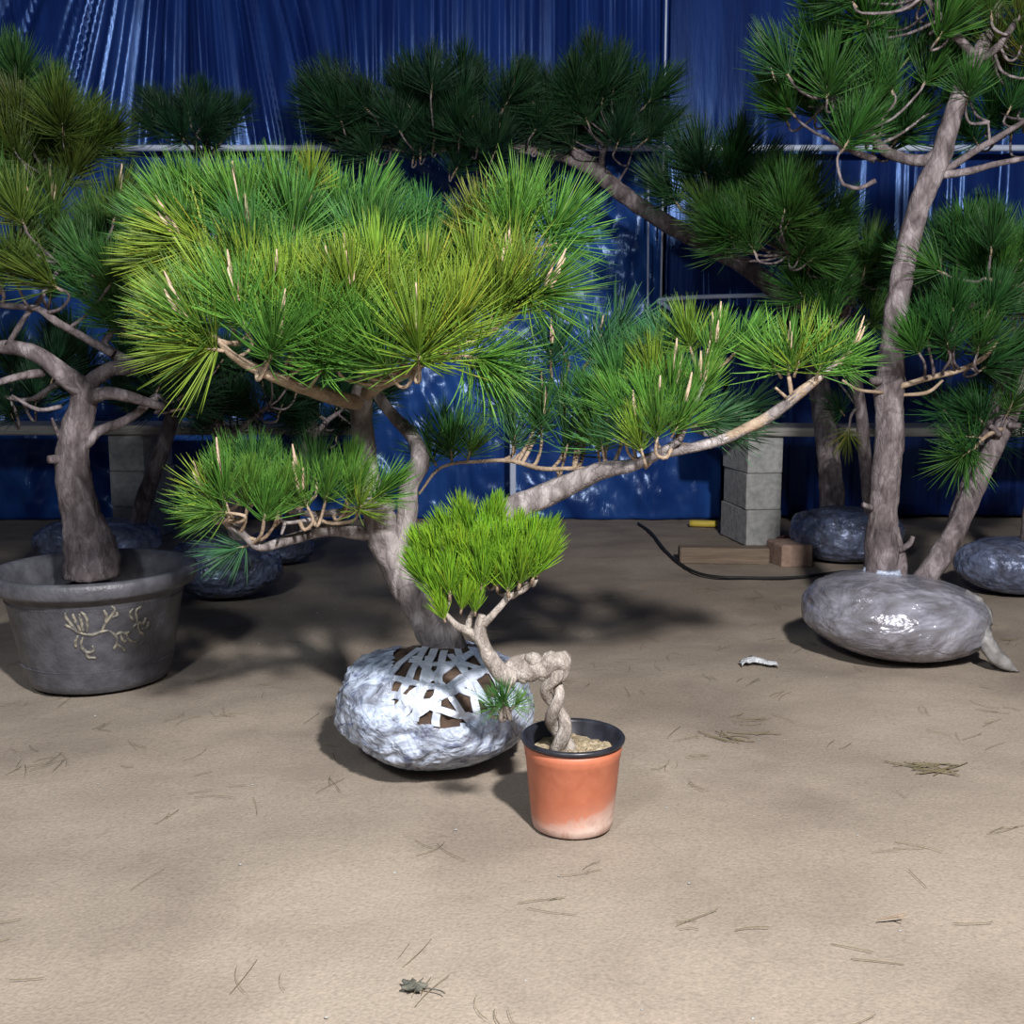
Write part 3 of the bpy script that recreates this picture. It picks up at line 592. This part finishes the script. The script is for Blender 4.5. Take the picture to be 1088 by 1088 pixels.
Bz.branch([P(513, 664, Y), P(521, 656, Y), P(532, 644, Y), P(542, 633, Y), P(556, 627, Y-.01), P(569, 615, Y-.02)], [.009, .0075, .007, .0065, .006, .004],
          [br(540, 626, 2.18, -.1, 1, 1.1), br(552, 618, 2.17, .2, 1, 1.1), br(566, 612, 2.17, .3, 1), br(572, 605, 2.17, .5, 1), br(545, 600, 2.22, 0, 1), br(560, 590, 2.22, .3, 1), br(572, 588, 2.22, .5, .9), br(535, 590, 2.24, 0, 1), br(528, 620, 2.19, -.1, 1, 1), br(548, 580, 2.27, .2, 1, .9)])
Bz.branch([P(545, 718, Y-.01), P(540, 732, Y-.05), P(536, 742, Y-.07)], [.005, .004, .003], [T(535, 750, 2.12, -.1, 1, -.5, .36, 'full', MID), T(528, 754, 2.12, -.6, .6, -.4, .34, 'thin', MID), T(544, 752, 2.12, .5, .6, -.4, .34, 'thin', GREEN)])

# ------------------------------------------------------------------ pine in the black pot on the left
pc = Vector((P(106, 700, 3.29).x, 3.29, 0))
Cc = Tree('potted_pine', 'pine with bent trunk growing in the big black pot', pc, 'potted pine', None, 'barkd')
mb = MB(); mb.lathe((0, 0, 0), [(.19, 0), (.208, .006), (.218, .03), (.262, .285), (.27, .30), (.296, .302), (.303, .312), (.306, .345), (.298, .353), (.283, .353), (.266, .34), (.252, .28), (.236, .16)], 80)
pot = mb.build('pot', M['potblack'], Cc.o)
def pot_hit(px, py, off=0):
    d = ray(px, py); c = Vector((0, 0, CAMZ)); t = (2.85)/d.y
    for _ in range(2000):
        q = c+d*t-Cc.b; R = .218+(q.z-.03)*.1725
        if math.hypot(q.x, q.y) < R+off: break
        t += .0005
    return q
mb = MB(); rad = .0034
S1 = [[(84, 672), (92, 674), (100, 674), (108, 671), (116, 670)], [(84, 672), (76, 664), (70, 656), (69, 651)], [(86, 671), (80, 660), (77, 652)], [(89, 672), (86, 660), (84, 652)], [(92, 673), (93, 662), (90, 654), (86, 650)], [(84, 673), (78, 668), (69, 664)], [(83, 675), (80, 682), (81, 688)], [(88, 677), (86, 685), (90, 692), (96, 693), (100, 690), (98, 686)], [(90, 690), (94, 698), (102, 699)],
      [(108, 671), (112, 662), (118, 655), (122, 648), (118, 644)], [(112, 662), (113, 654), (110, 648)], [(118, 656), (124, 654), (124, 650)], [(116, 670), (123, 676), (124, 684), (120, 690)], [(124, 684), (130, 688), (132, 692)], [(121, 676), (128, 672), (134, 673), (138, 670)], [(128, 672), (130, 680), (134, 682)], [(134, 673), (138, 680), (145, 682)], [(140, 668), (146, 660), (144, 650), (150, 644)], [(146, 660), (152, 662), (155, 656)], [(146, 662), (148, 670), (153, 674)], [(142, 660), (138, 652), (142, 646)], [(150, 668), (156, 666), (158, 660)]]
for k, st in enumerate(S1):
    q = [pot_hit(x, y, .0005) for x, y in st]; n = len(q)
    mb.sweep(q, [rad*(.6+1.0*math.sin(math.pi*(i+.6)/(n+.2))) for i in range(n)], 7, 4)
tag(mb.build('relief_ornament', M['relief'], pot), 'worn golden leaf relief')
mb = MB()
for zz in (.268, .075):
    R = .218+(zz-.03)*.1725+.0005; mb = MB()
    for i in range(150):
        a = i/150*6.28319; mb.box((R*math.cos(a), R*math.sin(a), zz), (.004, .005, .004), a)
    mb.build('beaded_band', M['potblack'], pot, smooth=False)

mb = MB()
for j in range(21):
    for i in range(64):
        r = .246*j/20; a = i/64*6.28319; q = Vector((r*math.cos(a), r*math.sin(a), 0))
        mb.v.append(q+Vector((0, 0, .245+.05*math.exp(-((q.x+.05)**2+(q.y+.0)**2)/.012)+.018*noise.noise(q*20)+.008*noise.noise(q*60))))
for j in range(20):
    for i in range(64): a = j*64+i; b = j*64+(i+1) % 64; mb.face((a, a+64, b+64, b))
mb.build('soil', M['soil'], Cc.o)
D = 3.3
Cc.trunk([P(98, 612, D), P(96, 580, D), P(86, 545, D), P(78, 500, D), P(80, 460, D), P(88, 430, D), P(92, 405, D)], [.09, .078, .058, .05, .046, .04, .042], extra=[([P(66, 488, D-.02), P(52, 488, D-.06)], [.018, .012]), ([P(64, 466, D), P(58, 452, D-.04), P(55, 444, D-.05)], [.007, .005, .003])])
DG = (.033, .10, .024); DY = (.07, .125, .02)
Cc.branch([P(92, 416, D), P(72, 402, D-.04), P(45, 380, D-.06), P(20, 370, D-.05), P(-20, 366, D), P(-70, 350, D+.02)], [.038, .034, .026, .022, .018, .012],
          fill(31, 20, 40, 270, 120, 50, 3.1, 3.6, 1.0, 'full', DG, DY, bud=.08),
          extra=[([P(8, 367, D-.05), P(28, 335, D-.05), P(40, 322, D-.02), P(62, 288, D), P(80, 278, D+.02)], [.009, .008, .008, .007, .005]), ([P(-30, 320, D), P(10, 325, D-.04), P(40, 328, D-.06), P(60, 342, D-.05), P(92, 360, D), P(120, 376, D+.02)], [.009, .009, .010, .012, .012, .014]), ([P(45, 396, D-.05), P(20, 400, D-.12), P(-20, 412, D-.2)], [.014, .011, .009])])
Cc.branch([P(90, 420, D), P(100, 404, D), P(118, 392, D), P(142, 390, D+.02), P(118, 374, D+.05), P(112, 362, D+.06), P(134, 335, D+.1), P(160, 305, D+.14), P(185, 285, D+.16)], [.03, .026, .023, .02, .017, .012, .012, .014, .012],
          fill(32, 20, 140, 295, 85, 55, 3.3, 3.75, .95, 'full', DG, MID, bud=.08), extra=[([P(158, 305, D+.14), P(140, 297, D+.1), P(120, 290, D+.08), P(110, 276, D+.07)], [.006, .005, .004, .004])])
Cc.branch([P(92, 425, D), P(110, 418, D-.04), P(135, 421, D-.06), P(175, 433, D-.02)], [.024, .02, .017, .012], [T(186, 436, D, .9, .2, k='thin', c=DIM)])
Cc.branch([P(82, 478, D), P(93, 470, D), P(105, 458, D+.02), P(135, 446, D+.03), P(168, 420, D+.06)], [.02, .018, .016, .014, .012], [T(165, 420, D+.06, .5, .8, k='thin', c=DIM), T(195, 420, D+.1, .8, .5, k='thin', c=DIM)])
Cc.branch([P(60, 408, D+.1), P(30, 425, D+.15), P(-10, 418, D+.2)], [.009, .008, .006], fill(33, 8, 15, 420, 60, 30, 3.5, 3.8, .9, 'far', DIM, bud=0), extra=[([P(65, 432, D+.02), P(40, 435, D-.03), P(12, 420, D-.05)], [.007, .006, .004])])

# ------------------------------------------------------------------ tall two-stemmed pine on the right
eb = Vector((P(952, 660, 3.62).x, 3.62, 0))
E = Tree('pine_tree', 'tall pine with straight trunk and leaning side stem, in a silvery wrapped ball', eb, 'pine tree', None, 'barkd')
eo, _, _ = ball(E, eb+Vector((-.035, -.09, 0)), .295, .27, .265, 5, 'film_grey', .008, None, .8, fq=.8, ridge=.6, tilt=-.02)
mb = MB(); mb.sweep(E.L([P(1028, 640, 3.5), P(1042, 658, 3.42), P(1045, 676, 3.36), P(1060, 698, 3.33), P(1082, 716, 3.33)]), [.045, .032, .026, .024, .006], 12, 6, .5, 3)
for v in mb.v: v.z = max(v.z, .004)
mb.build('film_tail', M['rope'], eo)
mb = MB(); mb.lathe(P(938, 612, 3.62)-E.b, [(.085, -.03), (.075, .0), (.062, .018), (.058, .03), (.055, .028)], 40, wob=.25); mb.build('wrap_collar', M['film_white'], eo)
D = 3.62
E.trunk([P(938, 632, D), P(936, 600, D), P(937, 560, D), P(941, 510, D), P(946, 460, D), P(945, 405, D), P(950, 350, D), P(960, 285, D), P(978, 215, D), P(998, 170, D), P(1008, 138, D), P(1022, 95, D+.02), P(1038, 62, D+.04), P(1056, 20, D+.05), P(1070, -40, D+.05)],
        [.062, .056, .05, .047, .046, .048, .038, .036, .036, .034, .03, .028, .024, .018, .012],
        extra=[([P(952, 640, D-.02), P(957, 600, D-.01), P(952, 560, D)], [.028, .022, .01]), ([P(955, 585, D-.02), P(966, 578, D-.05), P(970, 570, D-.06)], [.012, .010, .008]), ([P(934, 404, D-.03), P(926, 405, D-.05)], [.016, .012]), ([P(926, 540, D-.03), P(917, 536, D-.06)], [.010, .008])])
E.trunk([P(968, 632, D+.05), P(984, 612, D+.05), P(1012, 570, D+.06), P(1040, 510, D+.08), P(1066, 455, D+.1), P(1092, 400, D+.12), P(1120, 330, D+.14), P(1140, 240, D+.16)], [.05, .04, .036, .034, .032, .028, .022, .014], name='side_stem', extra=[([P(1062, 462, D+.05), P(1052, 452, D+.02)], [.012, .008]), ([P(1072, 452, D+.06), P(1084, 452, D+.02)], [.012, .010])])
E.branch([P(1008, 580, D+.1), P(1022, 530, D+.15), P(1048, 470, D+.2), P(1062, 410, D+.22), P(1085, 365, D+.25)], [.026, .025, .024, .02, .016], fill(41, 10, 1085, 300, 45, 40, 3.8, 4.1, 1, 'far', DG, bud=.1))
EG = (.038, .125, .02); ED = (.02, .08, .022); EO = (.08, .10, .018)
E.branch([P(1006, 150, D), P(985, 170, D+.02), P(950, 165, D+.08), P(930, 150, D+.12), P(900, 112, D+.15), P(880, 102, D+.15)], [.022, .02, .018, .016, .013, .008],
         fill(42, 26, 915, 112, 90, 55, 3.6, 4.05, 1.08, 'full', EG, ED, bud=.06), extra=[([P(930, 170, D+.1), P(900, 158, D+.12), P(875, 145, D+.12)], [.012, .009, .006]), ([P(930, 192, D), P(912, 200, D), P(896, 196, D)], [.008, .007, .005])])
E.branch([P(1040, 66, D+.04), P(1022, 45, D), P(1000, 20, D-.05), P(982, -5, D-.08)], [.016, .014, .012, .008], fill(43, 14, 960, 10, 95, 40, 3.5, 3.9, 1, 'full', EG, ED, bud=.04))
E.branch([P(1044, 62, D+.04), P(1062, 48, D), P(1082, 20, D-.05), P(1110, -10, D-.08)], [.014, .012, .010, .008], fill(44, 10, 1075, 50, 45, 45, 3.55, 3.9, 1, 'full', EO, EG, bud=.04))
E.branch([P(1000, 186, D), P(1030, 182, D-.04), P(1055, 175, D-.06), P(1090, 168, D-.06)], [.014, .012, .010, .008], fill(45, 9, 1060, 120, 50, 45, 3.6, 4.0, 1, 'full', ED, EG, bud=.04), extra=[([P(1006, 180, D), P(1040, 158, D-.04), P(1054, 150, D-.05), P(1090, 128, D-.08)], [.013, .011, .010, .008]), ([P(1052, 153, D-.05), P(1050, 130, D-.06)], [.005, .003])])
E.branch([P(952, 412, D-.02), P(985, 402, D-.06), P(1020, 393, D-.08), P(1045, 380, D-.08), P(1060, 362, D-.08)], [.010, .009, .009, .008, .005], fill(46, 12, 1020, 362, 55, 35, 3.4, 3.7, .95, 'full', EG, ED, bud=.05), 'twig')
E.branch([P(955, 420, D-.02), P(985, 417, D-.05), P(1002, 404, D-.06)], [.006, .006, .004], [], 'twig', extra=[([P(938, 417, D-.03), P(912, 414, D-.06), P(895, 404, D-.08)], [.006, .005, .004])])
E.branch([P(1088, 306, D), P(1066, 300, D-.03), P(1045, 296, D-.04)], [.009, .008, .005], fill(47, 10, 1050, 285, 50, 28, 3.5, 3.85, .95, 'full', EG, ED, bud=.05), 'twig', extra=[([P(1118, 335, D+.12), P(1104, 318, D+.05), P(1088, 306, D)], [.010, .010, .009])])
E.branch([P(1066, 455, D+.08), P(1050, 462, D+.02), P(1035, 475, D-.02)], [.009, .007, .004], [T(1036, 476, D-.02, -.7, -.35, -.3, k='droop', c=EG, s=1), T(1040, 465, D, -.9, .1, -.2, k='thin', c=ED), T(1045, 450, D+.05, -.6, .5, k='full', c=ED), T(1010, 445, D+.1, -.6, .6, k='thin', c=ED), T(1070, 440, D+.05, .2, .8, k='thin', c=EG)], 'twig')

# ------------------------------------------------------------------ pines further back
gb = Vector((P(898, 575, 5.2).x, 5.2, 0))
Gt = Tree('pine_tree', 'thin-stemmed pine behind the tall pine, in a bluish wrapped ball', gb, 'pine tree', None, 'barkd')
ball(Gt, gb, .255, .2, .26, 8, 'film_blue', .010, None, .75)
D = 5.1
Gt.trunk([P(926, 575, D), P(924, 545, D), P(920, 500, D), P(915, 440, D), P(908, 400, D-.05), P(895, 350, D-.1), P(880, 320, D-.12), P(862, 292, D-.15)], [.036, .03, .03, .028, .028, .028, .026, .02], n=12)
GD = (.024, .09, .017); G2 = (.04, .10, .018)
Gt.branch([P(884, 328, D-.12), P(862, 320, D-.4), P(846, 300, D-.6), P(838, 270, D-.75)], [.018, .016, .014, .010], fill(51, 18, 822, 248, 62, 42, 4.1, 4.5, 1.1, 'far', G2, GD, bud=.04), extra=[([P(880, 330, D-.1), P(855, 330, D-.15), P(845, 318, D-.2)], [.014, .012, .01])])
Gt.branch([P(892, 345, D-.1), P(905, 315, D-.4), P(915, 290, D-.5)], [.014, .012, .008], fill(52, 14, 895, 312, 50, 46, 4.3, 4.8, 1.1, 'far', GD, G2, bud=.03))
Gt.branch([P(862, 292, D-.15), P(830, 265, D-.2), P(780, 240, D-.25)], [.016, .013, .01], fill(53, 14, 770, 215, 60, 40, 4.7, 5.1, 1.25, 'far', GD, DIM, bud=0))
Gt.branch([P(915, 430, D), P(905, 440, D-.06), P(902, 455, D-.08)], [.008, .007, .004], [T(902, 455, D-.08, -.2, -1, k='thin', c=OLIVE, s=.9), T(896, 440, D-.05, -.5, .5, k='thin', c=GD), T(880, 360, D+.1, -.5, .8, k='far', c=GD), T(860, 370, D+.1, -.6, .5, k='far', c=DIM)])

ib = Vector((P(884, 555, 5.55).x, 5.5, 0))
I = Tree('pine_tree', 'dark pine with long slanting trunk behind the thin-stemmed pine, crown against the blue sheet', ib, 'pine tree', None, 'barkd')
ball(I, ib, .2, .18, .2, 9, 'film_blue', .01)
D = 5.5
I.trunk([P(884, 570, D), P(884, 530, D), P(880, 480, D), P(868, 400, D+.12), P(842, 330, D+.25), P(800, 288, D+.35), P(760, 265, D+.4), P(705, 235, D+.45), P(660, 205, D+.45), P(632, 180, D+.45), P(605, 160, D+.42)], [.075, .062, .058, .055, .053, .05, .048, .046, .045, .046, .035], n=14)
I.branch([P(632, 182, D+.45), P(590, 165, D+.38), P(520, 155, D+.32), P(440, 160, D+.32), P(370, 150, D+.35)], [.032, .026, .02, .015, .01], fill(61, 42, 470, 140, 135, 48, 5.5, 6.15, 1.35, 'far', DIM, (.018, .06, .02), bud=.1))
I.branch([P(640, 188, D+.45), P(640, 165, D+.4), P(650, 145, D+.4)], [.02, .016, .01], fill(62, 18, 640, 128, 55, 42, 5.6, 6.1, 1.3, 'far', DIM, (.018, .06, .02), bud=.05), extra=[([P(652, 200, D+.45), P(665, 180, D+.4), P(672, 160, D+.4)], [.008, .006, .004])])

jb = Vector((P(104, 585, 5.2).x, 5.2, 0))
J = Tree('pine_tree', 'dim slender pine behind the black pot, small dark crown above the rail', jb, 'pine tree', None, 'barkd')
ball(J, jb, .29, .2, .2, 12, 'film_blue', .012)
D = 5.3
J.trunk([P(140, 590, 5.2), P(150, 540, 5.25), P(178, 460, D), P(205, 360, D), P(216, 250, D), P(220, 190, D), P(219, 150, D)], [.05, .042, .036, .033, .03, .026, .02], n=10)
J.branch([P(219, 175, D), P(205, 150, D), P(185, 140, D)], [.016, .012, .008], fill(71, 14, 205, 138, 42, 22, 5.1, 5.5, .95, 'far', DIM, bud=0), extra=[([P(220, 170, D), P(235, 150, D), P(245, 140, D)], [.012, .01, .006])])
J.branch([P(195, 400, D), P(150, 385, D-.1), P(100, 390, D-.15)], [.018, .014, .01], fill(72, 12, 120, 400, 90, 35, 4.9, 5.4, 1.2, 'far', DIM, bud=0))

kb = Vector((P(238, 615, 4.42).x, 4.42, 0))
K = Tree('pine_tree', 'small dark pine just right of the black pot, in a shiny blue wrapped ball', kb, 'pine tree', None, 'barkd')
ball(K, kb, .22, .17, .235, 14, 'film_blue', .016)
D = 4.45
K.trunk([P(250, 600, D), P(252, 560, D), P(246, 510, D), P(232, 460, D), P(222, 420, D)], [.045, .038, .034, .03, .02], n=12)
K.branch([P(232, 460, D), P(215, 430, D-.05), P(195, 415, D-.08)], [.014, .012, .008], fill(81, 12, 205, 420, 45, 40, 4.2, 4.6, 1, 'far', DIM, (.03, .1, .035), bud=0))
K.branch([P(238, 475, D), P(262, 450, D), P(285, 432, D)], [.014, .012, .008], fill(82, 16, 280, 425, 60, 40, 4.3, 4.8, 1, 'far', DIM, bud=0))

lb = Vector((P(300, 590, 5.15).x, 5.15, 0))
Lt = Tree('pine_tree', 'shadowed pine in the furthest of the two blue wrapped balls right of the black pot', lb, 'pine tree', None, 'barkd')
ball(Lt, lb, .135, .13, .15, 16, 'film_blue', .012)
D = 5.15
Lt.trunk([P(306, 590, D), P(312, 540, D), P(325, 480, D), P(335, 430, D)], [.045, .036, .032, .02], n=10)
Lt.branch([P(325, 480, D), P(345, 450, D), P(365, 435, D)], [.014, .012, .008], fill(91, 14, 350, 435, 45, 35, 4.9, 5.4, 1.1, 'far', DIM, bud=0))

hb = Vector((P(1082, 620, 4.5).x, 4.5, 0))
H = Tree('pine_tree', 'pine at the right edge beyond the leaning stem, in a purplish wrapped ball', hb, 'pine tree', None, 'barkd')
ball(H, hb, .25, .2, .225, 21, 'film_blue', .008)
D = 4.5
H.trunk([P(1092, 600, D), P(1096, 560, D), P(1104, 480, D), P(1110, 380, D), P(1104, 280, D+.1)], [.05, .042, .04, .036, .02], n=12)
H.branch([P(1106, 420, D), P(1080, 440, D), P(1060, 430, D)], [.014, .012, .008], fill(95, 10, 1075, 440, 45, 40, 4.4, 4.9, 1.1, 'far', DIM, ED, bud=0))
H.branch([P(1104, 330, D), P(1060, 320, D+.05), P(1010, 330, D+.1)], [.014, .012, .008], fill(96, 18, 1020, 310, 75, 50, 4.4, 5.0, 1.15, 'far', ED, DIM, bud=0))

db = Vector((P(-95, 640, 3.9).x, 3.9, 0))
Dt = Tree('pine_tree', 'olive-tinged tall pine reaching in at the left edge above the black pot', db, 'pine tree', None, 'barkd')
ball(Dt, db, .26, .22, .24, 25, 'film_grey', .008)
D = 3.9
Dt.trunk([P(-95, 640, D), P(-92, 560, D), P(-80, 440, D), P(-60, 320, D), P(-40, 230, D), P(-45, 130, D), P(-40, 30, D)], [.06, .052, .046, .042, .036, .028, .018], n=14)
Dt.branch([P(-42, 245, D), P(-10, 225, D-.05), P(20, 200, D-.08), P(60, 185, D-.1), P(90, 180, D-.1)], [.02, .016, .012, .01, .007], fill(97, 24, 40, 170, 65, 42, 3.6, 4.0, .95, 'far', (.055, .085, .014), (.04, .09, .015), bud=0))
Dt.branch([P(-45, 140, D), P(-20, 110, D), P(5, 90, D)], [.016, .012, .008], fill(98, 9, 5, 112, 32, 25, 3.8, 4.1, .95, 'far', DG, DIM, bud=0))

# ------------------------------------------------------------------ litter on the ground
rg = random.Random(77)
def strand(mb, p, a, l, r=.0014, bend=.3):
    q = []
    for i in range(5):
        t = i/4; an = a+bend*(t-.5); q.append(Vector((p.x+math.cos(an)*l*(t-.5), p.y+math.sin(an)*l*(t-.5), hgt(p.x, p.y)-.003+.003)))
    mb.sweep(q, r, 4, 2)
mb = MB()
for i in range(230):
    if i < 50: p = Vector((rg.uniform(-1.2, 1.3), rg.uniform(1.45, 2.9), 0))
    else: p = Vector((rg.uniform(-1.9, 2.3), rg.uniform(2.3, 4.6), 0))
    a = rg.uniform(0, 6.28)
    for k in range(rg.choice((1, 1, 2, 3))): strand(mb, p+Vector((rg.gauss(0, .02), rg.gauss(0, .02), 0)), a+rg.gauss(0, .25), rg.uniform(.03, .10), rg.uniform(.0004, .0007), rg.gauss(0, .25))
tag(mb.build('fallen_needles', M['dry']), 'fallen dry pine needles scattered over the dirt', 'pine needles', kind='stuff')
def clump(px, py, n, sp, label, ang=.1):
    p = G(px, py); mb = MB()
    for k in range(n): strand(mb, p+Vector((rg.gauss(0, sp), rg.gauss(0, sp*.7), 0)), -ang+rg.gauss(0, .4), rg.uniform(.06, .12), .0012, rg.gauss(0, .3))
    tag(mb.build('needle_sprig', M['dry']), label, 'pine sprig')
clump(988, 814, 16, .025, 'olive pine needle sprig lying on bare dirt below the silvery wrapped ball')
clump(795, 784, 9, .035, 'thin spread of pine needles on the dirt, right of the terracotta pot', .5)
p = G(440, 1050); mb = MB()
for k in range(7):
    a = k/7*6.28; q = Vector((p.x+.008*math.cos(a), p.y+.008*math.sin(a), .004)); e = Vector((p.x+.022*math.cos(a), p.y+.017*math.sin(a), .006+.004*(k % 2)))
    mb.sweep([Vector((p.x, p.y, .006)), q, e], [.003, .007, .002], 6, 3, 0, 0, flat=.4)
mb.sweep([p+Vector((.0, 0, .004)), p+Vector((.04, -.012, .004)), p+Vector((.05, -.02, .004))], .0012, 5, 3)
tag(mb.build('dry_leaf', M['leaf']), 'crumpled grey dry leaf on the dirt nearest the viewer', 'leaf')
p = G(803, 707); mb = MB(); n = 14
for j in range(5):
    for i in range(n):
        t = i/(n-1); w = (j/4-.5)*.05*(1-.5*t); mb.v.append((p.x-.05+t*.12, p.y+w+.02*math.sin(t*5), .006+.02*abs(noise.noise(Vector((t*4, j*.7, 3))))+.016*math.sin(t*3.1)*(1-abs(j-2)/2.5)))
for j in range(4):
    for i in range(n-1): a = j*n+i; mb.face((a, a+1, a+n+1, a+n))
o = mb.build('film_scrap', M['scrap']); so = o.modifiers.new('t', 'SOLIDIFY'); so.thickness = .0015; tag(o, 'crumpled clear plastic film scrap on the dirt left of the silvery ball', 'plastic scrap')
p = G(952, 977); mb = MB(); mb.sweep([p+Vector((-.035, -.008, .005)), p+Vector((0, 0, .006)), p+Vector((.018, .004, .008))], [.0012, .002, .0015], 5, 4); mb.sweep([p+Vector((0, 0, .006)), p+Vector((.012, -.008, .006))], .0014, 5, 2)
tag(mb.build('dry_twig', M['twig']), 'tiny forked pale twig on the open dirt at the lower right', 'twig')
mb = MB()
for i in range(120):
    q = Vector((rg.uniform(-1.8, 2.2), rg.uniform(1.5, 4.6), 0)); r = rg.uniform(.001, .0032); q.z = hgt(q.x, q.y)-.005
    mb.sweep([q+Vector((-r, 0, 0)), q+Vector((0, r*.4, r*.5)), q+Vector((r, 0, 0))], [r*.5, r*.8, r*.4], 6, 2)
tag(mb.build('pebbles', M['concrete']), 'small pale grit and pebbles scattered over the dirt', 'pebbles', kind='stuff')
